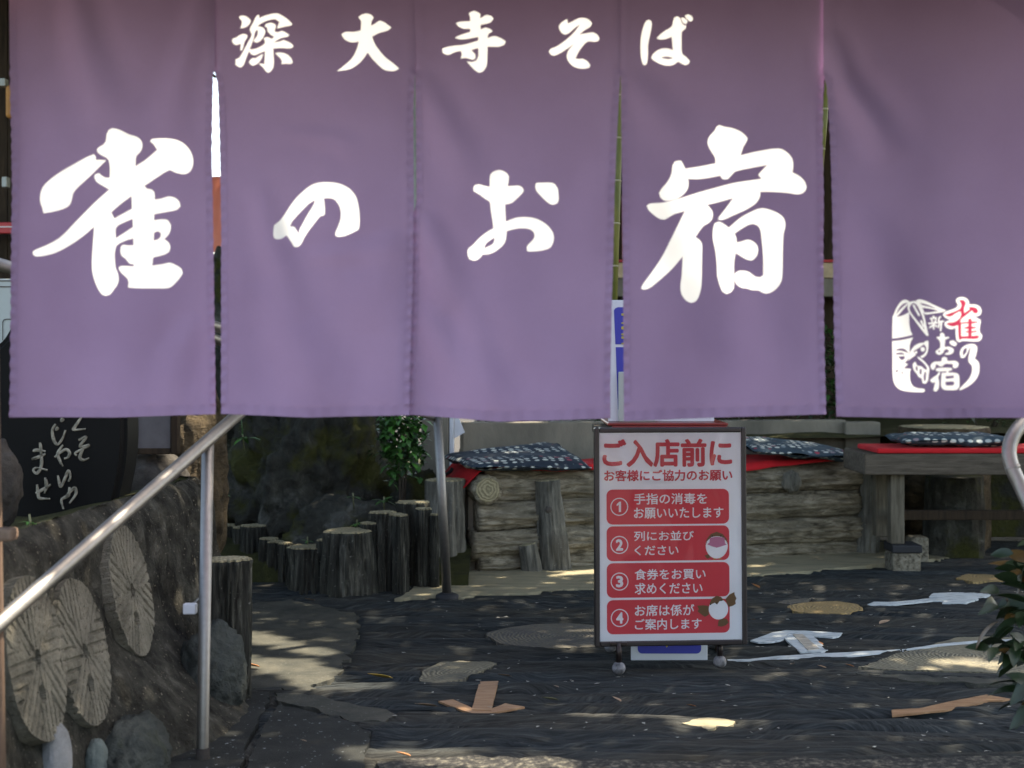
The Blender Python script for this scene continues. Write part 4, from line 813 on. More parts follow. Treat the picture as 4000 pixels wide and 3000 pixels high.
# ------------------------------------------------------------------ bark logs, stumps, bench
def bark_log(name, p0, p1, r0, r1, mat, parent=None, seed=0, seg=64, rings=36, amp=0.08, gro=0.012, lobes=5.0, cap=True, along=1.2, fine=1.0):
    p0, p1 = Vector(p0), Vector(p1); ax = (p1 - p0); L = ax.length; ax.normalize()
    u = Vector((0, 0, 1)) if abs(ax.z) < 0.7 else Vector((0, -1, 0)); u = (u - ax * u.dot(ax)).normalized(); w = ax.cross(u)
    vs, fs = [], []
    for j in range(rings + 1):
        t_ = j / rings; r = r0 + (r1 - r0) * t_; s_ = t_ * L
        for i in range(seg):
            a = 2 * math.pi * i / seg; c, s2 = math.cos(a), math.sin(a)
            nn = fbm((c * 1.3 + seed, s2 * 1.3, s_ * along), 3)
            g = noise.noise(Vector((c * lobes + seed, s2 * lobes, s_ * along * 1.6 + seed)))
            g2 = noise.noise(Vector((c * lobes * 2.3, s2 * lobes * 2.3 + seed, s_ * along * 3)))
            rr_ = r * (1 + amp * nn) - gro * max(0, 0.28 - abs(g)) / 0.28 - gro * 0.45 * fine * max(0, 0.3 - abs(g2)) / 0.3
            vs.append(p0 + ax * s_ + (u * c + w * s2) * rr_)
    for j in range(rings):
        for i in range(seg):
            a, b = j * seg + i, j * seg + (i + 1) % seg; fs.append((a, b, b + seg, a + seg))
    if cap:
        b = len(vs); vs += [p0, p1]
        for i in range(seg): fs.append((b, (i + 1) % seg, i)); fs.append((b + 1, rings * seg + i, rings * seg + (i + 1) % seg))
    o = link_mesh(name, vs, fs, mat, parent, smooth=True)
    ring = [Vector(v) for v in vs[rings * seg:(rings + 1) * seg]]; ring0 = [Vector(v) for v in vs[:seg]]
    return o, ring, ring0
def cut_face(ring, out, parent, lift=0.006, shrink=0.97, mat=None):
    c = sum(ring, Vector()) / len(ring); out = Vector(out).normalized(); vs, fs = [], []
    m = len(ring)
    vs = [Vector((0, 0, 0)) + out * (lift + 0.004)]
    for f, h in ((0.5, lift + 0.003), (shrink - 0.03, lift), (shrink, lift - 0.004), (shrink + 0.01, -0.006)):
        for k, p in enumerate(ring): vs.append((p - c) * f + out * (h + 0.002 * noise.noise(p * 30)))
    for k in range(m): fs.append((0, 1 + k, 1 + (k + 1) % m))
    for j in range(3):
        for k in range(m): a, b = 1 + j * m + k, 1 + j * m + (k + 1) % m; fs.append((a, a + m, b + m, b))
    o = link_mesh('cut_face', vs, fs, mat or M['cut'], None); o.location = c; adopt(o, parent); return o
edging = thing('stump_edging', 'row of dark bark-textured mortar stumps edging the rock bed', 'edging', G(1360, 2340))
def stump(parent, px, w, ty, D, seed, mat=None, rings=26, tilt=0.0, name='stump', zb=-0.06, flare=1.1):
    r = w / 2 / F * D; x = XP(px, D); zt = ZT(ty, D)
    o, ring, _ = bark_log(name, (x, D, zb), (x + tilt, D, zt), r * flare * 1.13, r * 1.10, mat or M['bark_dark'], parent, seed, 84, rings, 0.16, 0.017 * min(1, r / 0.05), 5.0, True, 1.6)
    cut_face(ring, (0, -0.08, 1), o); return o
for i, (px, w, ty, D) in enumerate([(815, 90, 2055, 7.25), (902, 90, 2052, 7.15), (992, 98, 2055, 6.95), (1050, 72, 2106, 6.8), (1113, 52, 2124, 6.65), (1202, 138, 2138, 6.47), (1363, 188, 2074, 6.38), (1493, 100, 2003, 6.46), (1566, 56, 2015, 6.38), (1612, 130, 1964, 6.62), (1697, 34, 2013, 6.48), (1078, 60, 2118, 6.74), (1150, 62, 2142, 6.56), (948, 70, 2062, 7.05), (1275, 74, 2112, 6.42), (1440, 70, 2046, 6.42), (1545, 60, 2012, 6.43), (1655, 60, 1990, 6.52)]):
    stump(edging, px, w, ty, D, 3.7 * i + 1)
tall = thing('stump', 'tall grey bark-textured stump at the left end of the log bench', 'stump', (XP(1737, 6.95), 6.95, 0))
stump(tall, 1737, 145, 1876, 6.95, 61, M['bark_post'], 36, 0, 'trunk')
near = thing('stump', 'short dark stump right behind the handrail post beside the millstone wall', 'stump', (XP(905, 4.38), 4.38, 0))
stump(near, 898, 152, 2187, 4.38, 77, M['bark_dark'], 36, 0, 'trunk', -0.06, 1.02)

# log bench
BA, BB = Vector((XP(1815, 7.0), 7.0, 0)), Vector((XP(3350, 7.72), 7.72, 0)); bdir = (BB - BA).normalized(); bn = Vector((bdir.y, -bdir.x, 0))
bench = thing('log_bench', 'long log-faced bench of stacked grey mortar logs under red cloth', 'bench', (BA + BB) / 2)
def blog(s0, s1, z, r, offn, seed, amp=0.07, rings=110, drop=0.0):
    p0 = BA + bdir * s0 + bn * offn + Vector((0, 0, z)); p1 = BA + bdir * s1 + bn * offn + Vector((0, 0, z + drop))
    return bark_log('log', p0, p1, r, r * 0.97, M['bark_log'], bench, seed, 72, rings, amp, 0.016, 5.0, True, 1.3)
Lb = (BB - BA).length
o, r1, r0 = blog(0.10, Lb + 0.02, 0.412, 0.088, -0.02, 5)
blog(0.05, Lb - 0.02, 0.268, 0.088, 0.0, 9)
blog(0.02, Lb, 0.135, 0.085, 0.015, 14)
blog(0.06, Lb - 0.03, 0.030, 0.070, 0.01, 22)
# cut end of the top log turned to the front, corner post, knot stump
ce = BA + bdir * 0.085 + bn * 0.07
o, rg, _ = bark_log('log_stub', ce - bn * 0.16 + Vector((0, 0, 0.410)), ce + bn * 0.035 + Vector((0, 0, 0.410)), 0.078, 0.076, M['bark_log'], bench, 41, 48, 10, 0.08, 0.008)
cut_face(rg, bn, o, 0.004, 0.84)
pc = BA + bdir * 0.42 + bn * 0.075
o, rg, _ = bark_log('upright_log', pc + Vector((0.03, 0, -0.04)), pc + Vector((-0.01, 0, 0.445)), 0.086, 0.064, M['bark_post'], bench, 47, 56, 40, 0.07, 0.010, 4.5)
cut_face(rg, (0, 0, 1), o, 0.003)
kn = pc + bn * 0.068 + Vector((-0.03, 0, 0.305)); rock('knot_hole', kn, (0.017, 0.008, 0.019), M['seam'], o, 2, 0.2, 3)
ps = BA + bdir * 0.30 + bn * 0.11
o, rg, _ = bark_log('upright_log', ps + Vector((0.02, 0, -0.04)), ps + Vector((-0.01, 0, 0.135)), 0.058, 0.046, M['bark_post'], bench, 51, 48, 20, 0.08, 0.008)
cut_face(rg, (-0.2, -0.2, 1), o, 0.003)
pr = BA + bdir * (Lb + 0.03) + bn * 0.06
o, rg, _ = bark_log('upright_log', pr + Vector((-0.02, 0, -0.04)), pr + Vector((0.03, 0, 0.46)), 0.075, 0.066, M['bark_post'], bench, 57, 56, 40, 0.10, 0.012)
pr2 = pr + Vector((0.11, 0.03, 0))
bark_log('upright_log', pr2 + Vector((0.0, 0, 0.10)), pr2 + Vector((-0.02, 0, 0.46)), 0.045, 0.045, M['bark_post'], bench, 59, 48, 30, 0.10, 0.010)
kb = BA + bdir * 1.78 + bn * 0.07; rock('knot', kb + Vector((0, 0, 0.40)), (0.05, 0.025, 0.055), M['bark_post'], bench, 7, 0.2, 4)
mid = (BA + BB) / 2 - bn * 0.24; bm = bmesh.new(); bmesh.ops.create_cube(bm, size=1)
Mx = Matrix.Translation(mid + Vector((0, 0, 0.215))) @ Matrix.Rotation(math.atan2(bdir.y, bdir.x), 4, 'Z') @ Matrix.Diagonal((Lb - 0.05, 0.44, 0.50, 1)); bm.transform(Mx)
from_bm('seat_core', bm, M['wallconc'], bench)
SEAT = 0.472
def BP(s0, n_, z): return BA + bdir * s0 + bn * n_ + Vector((0, 0, z))
def drape(name, s0, s1, hang0, hang1, seed, label, left=0.0):
    nx_, ny_ = 60, 30; vs, fs = [], []
    for j in range(ny_ + 1):
        v = j / ny_
        for i in range(nx_ + 1):
            u = i / nx_; s_ = s0 + (s1 - s0) * u; hang = hang0 + (hang1 - hang0) * u
            dpt = -0.40 + v * (0.46 + hang); z = 0.508; n_ = dpt
            if dpt > 0.06: n_ = 0.06 + min(0.03, (dpt - 0.06) * 0.6); z = 0.508 - (dpt - 0.06)
            z += 0.010 * noise.noise(Vector((s_ * 7 + seed, dpt * 7, 0))) + 0.004; n_ += 0.012 * noise.noise(Vector((s_ * 9 + seed, 3, z * 5))) * (dpt > 0.05)
            if left and s_ < left: z -= (left - s_) * 1.1; 
            vs.append(BP(s_, n_, z))
    for j in range(ny_):
        for i in range(nx_): a = j * (nx_ + 1) + i; fs.append((a, a + 1, a + nx_ + 2, a + nx_ + 1))
    o = link_mesh(name, vs, fs, M['red_cloth'], None, smooth=True)
    m = o.modifiers.new('thick', 'SOLIDIFY'); m.thickness = 0.004; m.offset = 1
    return tag(o, label, 'cloth')
drape('seat_cloth', -0.06, 0.90, 0.0, 0.035, 1, 'red felt cloth draped over the left half of the log bench', 0.06)
drape('seat_cloth', 1.45, Lb - 0.05, 0.045, 0.0, 5, 'red felt cloth on the log bench right of the notice stand')
def cushion(name, c, sx, sy, th, rotz, label, sag=(0, 0, 0, 0), seed=0, mat=None):
    nx_, ny_ = 40, 28; vs, fs = [], []
    for side in (1, -1):
        for j in range(ny_ + 1):
            for i in range(nx_ + 1):
                u, v = i / nx_ * 2 - 1, j / ny_ * 2 - 1
                e = max(0, (1 - abs(u) ** 5)) ** 0.5 * max(0, (1 - abs(v) ** 5)) ** 0.5
                pin = 1 - 0.05 * (abs(v) ** 2) * (1 - abs(u))
                z = side * th / 2 * e + 0.25 * th * noise.noise(Vector((u * 2.5 + seed, v * 2.5, side)))
                z += sag[0] * (1 - u) / 2 * (1 + v) / 2 + sag[1] * (1 + u) / 2 * (1 + v) / 2 + sag[2] * (1 - u) / 2 * (1 - v) / 2 + sag[3] * (1 + u) / 2 * (1 - v) / 2
                vs.append(Vector((u * sx / 2 * (1 - 0.03 * (1 - v * v)), v * sy / 2 * (1 - 0.04 * (1 - u * u)), z)))
    n_ = (nx_ + 1) * (ny_ + 1)
    for sd in (0, 1):
        for j in range(ny_):
            for i in range(nx_):
                a = sd * n_ + j * (nx_ + 1) + i; f = (a, a + 1, a + nx_ + 2, a + nx_ + 1); fs.append(f if sd == 0 else f[::-1])
    o = link_mesh(name, vs, fs, mat or M['dots'], None, smooth=True)
    bm = bmesh.new(); bm.from_mesh(o.data); bmesh.ops.remove_doubles(bm, verts=bm.verts[:], dist=0.0006); bm.to_mesh(o.data); bm.free()
    o.location = c; o.rotation_euler = (0, 0, rotz); return tag(o, label, 'cushion', 'dotted seat cushions')
ang = math.atan2(bdir.y, bdir.x)
cushion('seat_cushion', BP(0.285, -0.06, 0.548), 0.64, 0.46, 0.055, ang + 0.04, 'navy dotted cushion folded on the bench left of the red notice', (0.0, 0.06, -0.02, -0.04), 2)
cushion('seat_cushion', BP(1.86, -0.06, 0.552), 0.66, 0.46, 0.055, ang - 0.06, 'navy dotted cushion coloured as sky-lit on the bench right of the red notice', (0.075, 0.0, 0.02, -0.035), 7, M['dots_skylit'])
# right table bench
tb = thing('plank_bench', 'weathered thick plank bench on a block at the right under a red cloth', 'bench', (XP(3520, 7.05), 7.05, 0))
DT = 7.0; zt, zb = ZT(1772, DT), ZT(1856, DT)
box('plank', (XP(3378, DT), DT, zb), (3.6, DT + 0.46, zt), M['wood_grey'], tb, 0.008)
box('leg', (XP(3490, DT), DT + 0.05, 0.13), (XP(3545, DT), DT + 0.12, zb + 0.002), M['wood_post'], tb, 0.005)
box('leg', (XP(3490, DT), DT + 0.34, 0.13), (XP(3545, DT), DT + 0.41, zb + 0.002), M['wood_post'], tb, 0.005)
box('leg', (3.0, DT + 0.05, 0.0), (3.08, DT + 0.12, zb + 0.002), M['wood_post'], tb, 0.005)
box('brace', (XP(3546, DT), DT + 0.20, ZT(2050, DT)), (3.0, DT + 0.25, ZT(2012, DT)), M['wood_dark'], tb, 0.004)
pad = box('pad', (XP(3484, DT), DT - 0.01, 0.092), (XP(3602, DT), DT + 0.16, 0.131), M['black_rubber'], tb, 0.006)
blk = box('concrete_block', (XP(3487, DT), DT - 0.005, -0.01), (XP(3598, DT), DT + 0.155, 0.091), M['block'], None, 0.010); tag(blk, 'coarse tan concrete block under the plank bench leg', 'block')
blk2 = box('concrete_block', (XP(3565, 7.3), 7.31, -0.01), (XP(3632, 7.3), 7.44, 0.129), M['block'], None, 0.010); tag(blk2, 'paler concrete block half hidden behind the front block', 'block')
rc = box('seat_cloth', (XP(3425, DT), DT - 0.006, zt + 0.001), (3.5, DT + 0.40, zt + 0.026), M['red_cloth'], None, 0.008); tag(rc, 'folded red felt cloth on the plank bench at right', 'cloth')
cushion('seat_cushion', (XP(3712, DT + 0.2), DT + 0.20, zt + 0.058), 0.585, 0.36, 0.055, 0.0, 'flat navy dotted cushion coloured as sky-lit on the plank bench at right', (0.008, 0.0, 0, 0), 12, M['dots_skylit'])

# ------------------------------------------------------------------ behind the bench
wb = thing('concrete_wall', 'low stained concrete wall behind the log bench', 'wall', (1.0, 8.0, 0))
def wseg(nm, x0, y0, x1, y1, top, th=0.12, mat=None, h0=0):
    a = Vector((x0, y0, 0)); b = Vector((x1, y1, 0)); L = (b - a).length
    Mx = Matrix.Translation((a + b) / 2 + Vector((0, th / 2, (top + h0) / 2))) @ Matrix.Rotation(math.atan2(y1 - y0, x1 - x0), 4, 'Z')
    return box(nm, (-L / 2, -th / 2, -(top - h0) / 2), (L / 2, th / 2, (top - h0) / 2), mat or M['wallconc'], wb, 0.008, Mx)
wseg('wall_panel', XP(1800, 7.75), 7.75, XP(3300, 8.1), 8.1, 0.70)
wseg('wall_panel', XP(3303, 8.05), 8.05, XP(3440, 8.05), 8.05, 0.69)
wseg('wall_panel', XP(3445, 8.35), 8.35, 4.5, 8.35, 0.60, 0.12, M['boulder'])  # dark boulder colour stands in for shade under the plank bench
pil = thing('concrete_pillar', 'square grey concrete pillar behind the steel post', 'pillar', (XP(1700, 7.7), 7.7, 0))
box('shaft', (XP(1645, 7.6), 7.6, 0), (XP(1752, 7.6), 7.74, 0.95), M['wallconc'], pil, 0.006)
box('edge_strip', (XP(1755, 7.6), 7.605, 0.40), (XP(1772, 7.6), 7.70, 0.95), M['white_board'], pil, 0.004)
bm = bmesh.new(); f = bm.faces.new([bm.verts.new(P(a, b, 7.62)) for a, b in ((1775, 1712), (1815, 1690), (1795, 1640), (1790, 1600), (1774, 1600))])
ex = bmesh.ops.extrude_face_region(bm, geom=[f])
for v in [e for e in ex['geom'] if isinstance(e, bmesh.types.BMVert)]: v.co.y += 0.03
bmesh.ops.recalc_face_normals(bm, faces=bm.faces[:]); from_bm('side_board', bm, M['white_board'], pil)
hs = tube('water_hose', smooth_path([P(1620, 1840, 7.3), P(1660, 1856, 7.3), P(1720, 1860, 7.25), P(1755, 1845, 7.2), P(1768, 1828, 7.2)], 6), 0.009, M['black_rubber'], None, 10); tag(hs, 'black hose lying behind the steel post', 'hose')
soil = []; sf = []
xs2 = np.linspace(-2.4, 4.6, 60); ys2 = np.linspace(7.9, 12, 24)
for y in ys2:
    for x in xs2: soil.append((x, y, 0.62 + 0.03 * fbm((x * 2, y * 2, 0)) if x > -0.35 else 0.25))
for j in range(23):
    for i in range(59): sf.append((j * 60 + i, j * 60 + i + 1, (j + 1) * 60 + i + 1, (j + 1) * 60 + i))
struct(link_mesh('upper_bed', soil, sf, M['moss'], None, True))
bed = []; bf = []
xs3 = np.linspace(-2.3, -0.2, 40); ys3 = np.linspace(6.4, 8.4, 40)
for y in ys3:
    for x in xs3: bed.append((x, y, (0.03 + 0.16 * max(0, min(1, (y - 6.5) / 0.8)) if y > 6.55 + 0.5 * max(0, -x - 0.9) else -0.06) + 0.02 * fbm((x * 5, y * 5, 2))))
for j in range(39):
    for i in range(39): bf.append((j * 40 + i, j * 40 + i + 1, (j + 1) * 40 + i + 1, (j + 1) * 40 + i))
struct(link_mesh('rock_bed', bed, bf, M['moss'], None, True))
b1 = rock('mossy_boulder', (XP(1190, 7.35), 7.45, 0.40), (0.40, 0.48, 0.66), M['boulder'], None, 4, 0.30, 6, 1.3); tag(b1, 'huge dark mossy boulder behind the stump edging', 'boulder')
b2 = rock('mossy_boulder', (XP(960, 7.5), 7.75, 0.42), (0.42, 0.45, 0.75), M['boulder'], None, 14, 0.28, 6, 1.5); tag(b2, 'dark mossy boulder just right of the handrail post', 'boulder')
b3 = rock('mossy_boulder', (XP(1380, 6.9), 6.85, 0.16), (0.30, 0.20, 0.22), M['boulder'], None, 24, 0.22, 5, 1.7); tag(b3, 'low dark boulder resting against the tallest edging stumps', 'boulder')
b4 = rock('dark_rock', (XP(1640, 7.2), 7.3, 0.28), (0.16, 0.16, 0.17), M['boulder'], None, 34, 0.22, 5, 1.7); tag(b4, 'small dark rock between boulder and concrete pillar', 'rock')

# ------------------------------------------------------------------ plants
def leaf_mesh(name, L, W, mat, curl=0.25, fold_=0.15, n=6):
    vs, fs = [], []
    for i in range(n + 1):
        t_ = i / n; w = W / 2 * math.sin(math.pi * min(1, t_ ** 0.8 * 0.97 + 0.03)) ** 0.8 if 0 < i < n else 0.0005
        y = t_ * L; z = -curl * L * t_ * t_
        vs += [(-w, y, z + fold_ * w), (0, y, z), (w, y, z + fold_ * w)]
    for i in range(n):
        a = i * 3; fs += [(a, a + 1, a + 4, a + 3), (a + 1, a + 2, a + 5, a + 4)]
    me = bpy.data.meshes.new(name); me.from_pydata(vs, [], fs); me.materials.append(mat)
    me.polygons.foreach_set('use_smooth', [True] * len(fs)); me.update(); return me
def leaf_obj(me, loc, yaw, pitch, roll, parent=None, sc_=1.0, name='leaf'):
    o = bpy.data.objects.new(name, me); col.objects.link(o)
    o.location = loc; o.rotation_euler = (Matrix.Rotation(yaw, 3, 'Z') @ Matrix.Rotation(pitch, 3, 'X') @ Matrix.Rotation(roll, 3, 'Y')).to_euler(); o.scale = (sc_,) * 3
    if parent: adopt(o, parent)
    return o
LW = {m: leaf_mesh('leaf_' + m, 0.10, 0.034, M[m], 0.35) for m in ('leaf_lit', 'leaf_mid')}
def weed(px, py, D, n_, L, label, mk='leaf_lit', spike=False):
    c = P(px, py, D); w = thing('weed', label, 'plant', c, 'weeds on the rocks')
    tube('stem', [c + Vector((0, 0.03, -0.05)), c, c + Vector((0, -0.01, 0.03))], 0.003, M['leaf_olive'], w, 6)
    for i in range(n_):
        a = 2 * math.pi * i / n_ + random.uniform(-.3, .3)
        leaf_obj(LW[mk], c + Vector((0, -0.01, 0.01)), a, random.uniform(-0.1, 0.55), 0, w, L / 0.10 * random.uniform(.75, 1.1))
    if spike:
        tube('flower_stalk', [c, c + Vector((-0.01, -0.01, 0.14))], 0.0025, M['leaf_mid'], w, 6)
        for i in range(10): leaf_obj(LW[mk], c + Vector((-0.006, -0.008, 0.03 + i * 0.011)), i * 2.2, 0.4, 0, w, 0.17, 'bud')
weed(950, 1722, 6.6, 7, 0.085, 'bright green weed with flower stalk growing on the boulder by the handrail', 'leaf_lit', True)
weed(842, 1925, 6.4, 5, 0.09, 'green weed peeking out right beside the handrail post', 'leaf_lit')
weed(1380, 1950, 6.62, 5, 0.06, 'small grassy weed on the low boulder front', 'leaf_mid')
weed(1500, 1965, 6.6, 8, 0.065, 'low green weed behind the tan stump top', 'leaf_mid')
weed(1395, 2055, 6.45, 6, 0.035, 'tiny yellow-green weed on top of the widest stump', 'leaf_lit')
weed(1202, 2122, 6.47, 4, 0.03, 'tiny bright seedling on the low wide stump', 'leaf_lit')
weed(120, 2055, 3.6, 4, 0.03, 'small green sprout on the mossy wall top by the wooden peg', 'leaf_lit')
def foliage(name, c, rad, count, lsz, mats, parent, seed, shell=0.35):
    rnd = random.Random(seed); vs, fs, mi = [], [], []
    for i in range(count):
        while True:
            d = Vector((rnd.uniform(-1, 1), rnd.uniform(-1, 1), rnd.uniform(-1, 1)))
            if shell < d.length < 1: break
        k = 1 + 0.35 * noise.noise(d * 2.1 + Vector((seed, 0, 0)))
        p = Vector(c) + Vector((d.x * rad[0], d.y * rad[1], d.z * rad[2])) * k
        rot = Matrix.Rotation(rnd.uniform(0, 6.28), 3, 'Z') @ Matrix.Rotation(rnd.uniform(-0.9, 0.9), 3, 'X')
        s_ = lsz * rnd.uniform(0.6, 1.25); b = len(vs)
        for q_ in ((0, 0, 0), (-0.3, 0.45, 0.06), (0, 0.5, 0), (0.3, 0.45, 0.06), (0, 1, -0.14)): vs.append(p + rot @ (Vector(q_) * s_))
        fs += [(b, b + 2, b + 1), (b, b + 3, b + 2), (b + 1, b + 2, b + 4), (b + 2, b + 3, b + 4)]; m = rnd.randrange(len(mats)); mi += [m] * 4
    return link_mesh(name, vs, fs, None, parent, mats=mats, midx=mi)
def shrub(px, py, D, rad, count, lsz, label, mats, seed, zb=0.0):
    c = P(px, py, D); t_ = thing('shrub', label, 'shrub', (c.x, c.y, zb))
    for i in range(4): tube('stem', [(c.x, c.y, zb - 0.05), (c.x + random.uniform(-.5, .5) * rad[0], c.y + random.uniform(-.5, .5) * rad[1], c.z + 0.2 * rad[2])], [0.008, 0.003], M['trunk'], t_, 6)
    f_ = foliage('foliage', c, rad, count, lsz, mats, t_, seed, 0.1); f_['kind'] = 'stuff'; return t_
shrub(1568, 1715, 6.98, (0.125, 0.11, 0.20), 950, 0.050, 'bright leafy shrub between the boulder and the concrete pillar', [M['leaf_mid'], M['leaf_lit'], M['leaf_mid'], M['leaf_dark']], 3, 0.2)
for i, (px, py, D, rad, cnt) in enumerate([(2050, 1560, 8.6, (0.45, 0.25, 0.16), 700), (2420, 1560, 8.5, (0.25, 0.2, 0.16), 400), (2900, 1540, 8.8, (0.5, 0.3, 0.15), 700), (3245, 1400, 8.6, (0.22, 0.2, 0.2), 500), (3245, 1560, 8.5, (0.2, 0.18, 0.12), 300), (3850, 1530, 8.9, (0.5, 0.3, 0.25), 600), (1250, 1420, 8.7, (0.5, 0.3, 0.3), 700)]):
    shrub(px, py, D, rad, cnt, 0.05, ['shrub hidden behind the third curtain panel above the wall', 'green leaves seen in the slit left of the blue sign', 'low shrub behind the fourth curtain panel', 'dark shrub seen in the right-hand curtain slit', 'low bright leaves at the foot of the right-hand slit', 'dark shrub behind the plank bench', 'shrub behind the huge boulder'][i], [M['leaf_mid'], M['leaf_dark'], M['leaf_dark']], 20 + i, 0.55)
tag(rock('dark_rock', (XP(850, 8.8), 8.95, 0.75), (0.26, 0.25, 0.95), M['boulder'], None, 66, 0.12, 5, 2.0), 'tall dark rock seen low in the left curtain slit', 'rock')
# leafy shrub at the right edge
rs = thing('leafy_shrub', 'dark glossy-leaved shrub hanging in at the right edge', 'shrub', (1.5, 3.75, 0))
big = {m: leaf_mesh('shrub_' + m, 0.082, 0.036, M[m], 0.3, 0.25) for m in ('leaf_dark', 'leaf_brown')}
rnd = random.Random(5)
def branch(a, b):
    tube('branch', smooth_path([a, a.lerp(b, 0.5) + Vector((0, 0, 0.03)), b], 4), 0.004, M['trunk'], rs, 6)
root = Vector((1.62, 3.85, -0.02)); 
for (px, py, D, n_, sp) in [(3960, 2240, 3.8, 14, 90), (3910, 2340, 3.75, 16, 100), (3970, 2420, 3.7, 9, 70), (3900, 2520, 3.7, 15, 80), (3960, 2520, 3.72, 9, 70), (3990, 2690, 3.65, 8, 50), (4040, 2330, 3.8, 16, 110), (4050, 2600, 3.7, 14, 100), (4100, 2150, 3.85, 14, 130), (3985, 2760, 3.68, 5, 30), (4090, 2450, 3.8, 14, 110)]:
    branch(root + Vector((0, 0, 0.05)), P(px + 20, py, D))
    for i in range(n_):
        c = P(px + 45 + rnd.gauss(0, sp * 0.4), py + rnd.gauss(0, sp * 0.5), D + rnd.uniform(-0.1, 0.1))
        leaf_obj(big['leaf_brown' if rnd.random() < 0.13 else 'leaf_dark'], c, rnd.uniform(0.3, 2.8) + (0 if rnd.random() < .7 else 3.1), rnd.uniform(-0.7, 0.5), rnd.uniform(-1.0, 1.0), rs, rnd.uniform(0.7, 1.25))

# fallen leaves
fl = {m: leaf_mesh('fallen_' + m, 0.07, 0.026, M[m], -0.12, 0.5) for m in ('leaf_dry', 'leaf_yellow', 'leaf_orange', 'leaf_olive')}
for px, py, m, L, yaw, lab in [(1485, 2637, 'leaf_yellow', 0.085, 1.5, 'slim yellow leaf on the swirl beside the tan wood-ring patch'), (975, 2592, 'leaf_orange', 0.075, 1.4, 'orange-yellow leaf in the sun patch beside the millstone wall'), (2148, 2722, 'leaf_olive', 0.055, 1.5, 'olive leaf lying right of the brown tape arrow'), (2408, 2722, 'leaf_dry', 0.045, 0.6, 'pale curled leaf below the notice stand'),
    (1665, 2748, 'leaf_dry', 0.07, 1.75, 'pale narrow leaf at the left tip of the brown arrow'), (2950, 2284, 'leaf_orange', 0.07, 0.4, 'orange leaf on the paving right of the notice stand'), (3455, 2424, 'leaf_dry', 0.06, -1.0, 'pale leaf below the thin white tape arrow'), (1970, 2630, 'leaf_dry', 0.05, 1.6, 'small tan leaf beside the faded wood-ring patch'),
    (3205, 2504, 'leaf_orange', 0.035, 0.3, 'dark orange leaf by the cream tape arrow shaft'), (3095, 2585, 'leaf_dry', 0.035, 2.6, 'curled pale leaf under the white tape line, left one'), (3210, 2595, 'leaf_dry', 0.035, 0.9, 'curled pale leaf under the white tape line, right one'), (3318, 2590, 'leaf_orange', 0.035, 0.9, 'reddish leaf under the middle of the white tape line'),
    (1575, 2935, 'leaf_orange', 0.045, 1.2, 'orange leaf on the sunlit verge in the foreground'), (1185, 2880, 'leaf_dry', 0.02, 1.2, 'tiny tan leaf on the dark speckled slab'), (1210, 2336, 'leaf_dry', 0.05, 1.5, 'pale leaf at the foot of the stump edging'), (2940, 2412, 'leaf_dry', 0.03, 2.2, 'tiny pale leaf at the right side of the notice frame'), (2700, 2745, 'leaf_orange', 0.03, 1.4, 'small reddish leaf on the worn paving below the notice stand'), (2172, 2670, 'leaf_dry', 0.022, 0.9, 'tiny curled brown leaf above the olive leaf')]:
    o = leaf_obj(fl[m], G(px, py, 0.022) - Vector((math.sin(-yaw) * L / 2, math.cos(yaw) * L / 2, 0.010)), yaw, 0.04, 0.2, None, L / 0.07, 'fallen_leaf')
    tag(o, lab, 'leaf', 'fallen leaves on the paving')
rnd = random.Random(11); vs, fs = [], []
for i in range(420):
    p = G(rnd.uniform(1500, 4100), 2290 + 640 * rnd.random() ** 1.6, 0.006); p.z = grain_height(p.x, p.y) + 0.003
    L = rnd.uniform(0.003, 0.011); a = rnd.gauss(0, 0.7); w = L * rnd.uniform(0.2, 0.6); c, s_ = math.cos(a), math.sin(a); b = len(vs)
    for u, v in ((-L, 0), (0, -w), (L, 0), (0, w)): vs.append((p.x + u * c - v * s_, p.y + u * s_ + v * c, p.z + rnd.uniform(0, 0.003)))
    fs.append((b, b + 1, b + 2, b + 3))
lit = struct(link_mesh('litter', vs, fs, plain('pale_litter', (0.32, 0.31, 0.27), 0.8, 0, 0.5, 90)), 'stuff')
lit['label'] = 'pale specks of plant litter scattered over the dark paving'; lit['category'] = 'litter'

# ------------------------------------------------------------------ red notice stand
SD = 4.74; SS = SD / F; yaw = R(4.5)
sgn = thing('notice_stand', 'framed red and white Japanese notice board on ball-foot stand', 'sign', G(2620, 2630))
SM = Matrix.Translation(P(2620, 2094, SD)) @ Matrix.Rotation(yaw, 4, 'Z') @ Matrix.Rotation(R(-1.5), 4, 'X')
def SL(px, py, y=0.0): return Vector(((px - 2620) * SS, y, (2094 - py) * SS))
def place(o, parent):
    o.data.transform(SM); adopt(o, parent); return o
def sbox(nm, x0, y0, x1, y1, d0, d1, mat, parent, bev=0.003):
    a, b = SL(x0, y0), SL(x1, y1); return place(box(nm, (a.x, d0, b.z), (b.x, d1, a.z), mat, None, bev), parent)
sbox('backing', 2325, 1675, 2915, 2516, 0.004, 0.02, M['dark_metal'], sgn)
poster = sbox('poster', 2336, 1686, 2904, 2506, -0.002, 0.0035, M['paper'], sgn, 0)
sbox('frame_bar', 2320, 1668, 2920, 2521, 0, 0, M['frame'], sgn, 0) if False else None
sbox('frame_bar', 2320, 1670, 2339, 2519, -0.012, 0.022, M['frame'], sgn, 0.004); sbox('frame_bar', 2900, 1670, 2919, 2519, -0.012, 0.022, M['frame'], sgn, 0.004)
sbox('frame_bar', 2339.5, 1670, 2899.5, 1690, -0.0115, 0.021, M['frame'], sgn, 0.004); sbox('frame_bar', 2339.5, 2499, 2899.5, 2519, -0.0115, 0.021, M['frame'], sgn, 0.004)
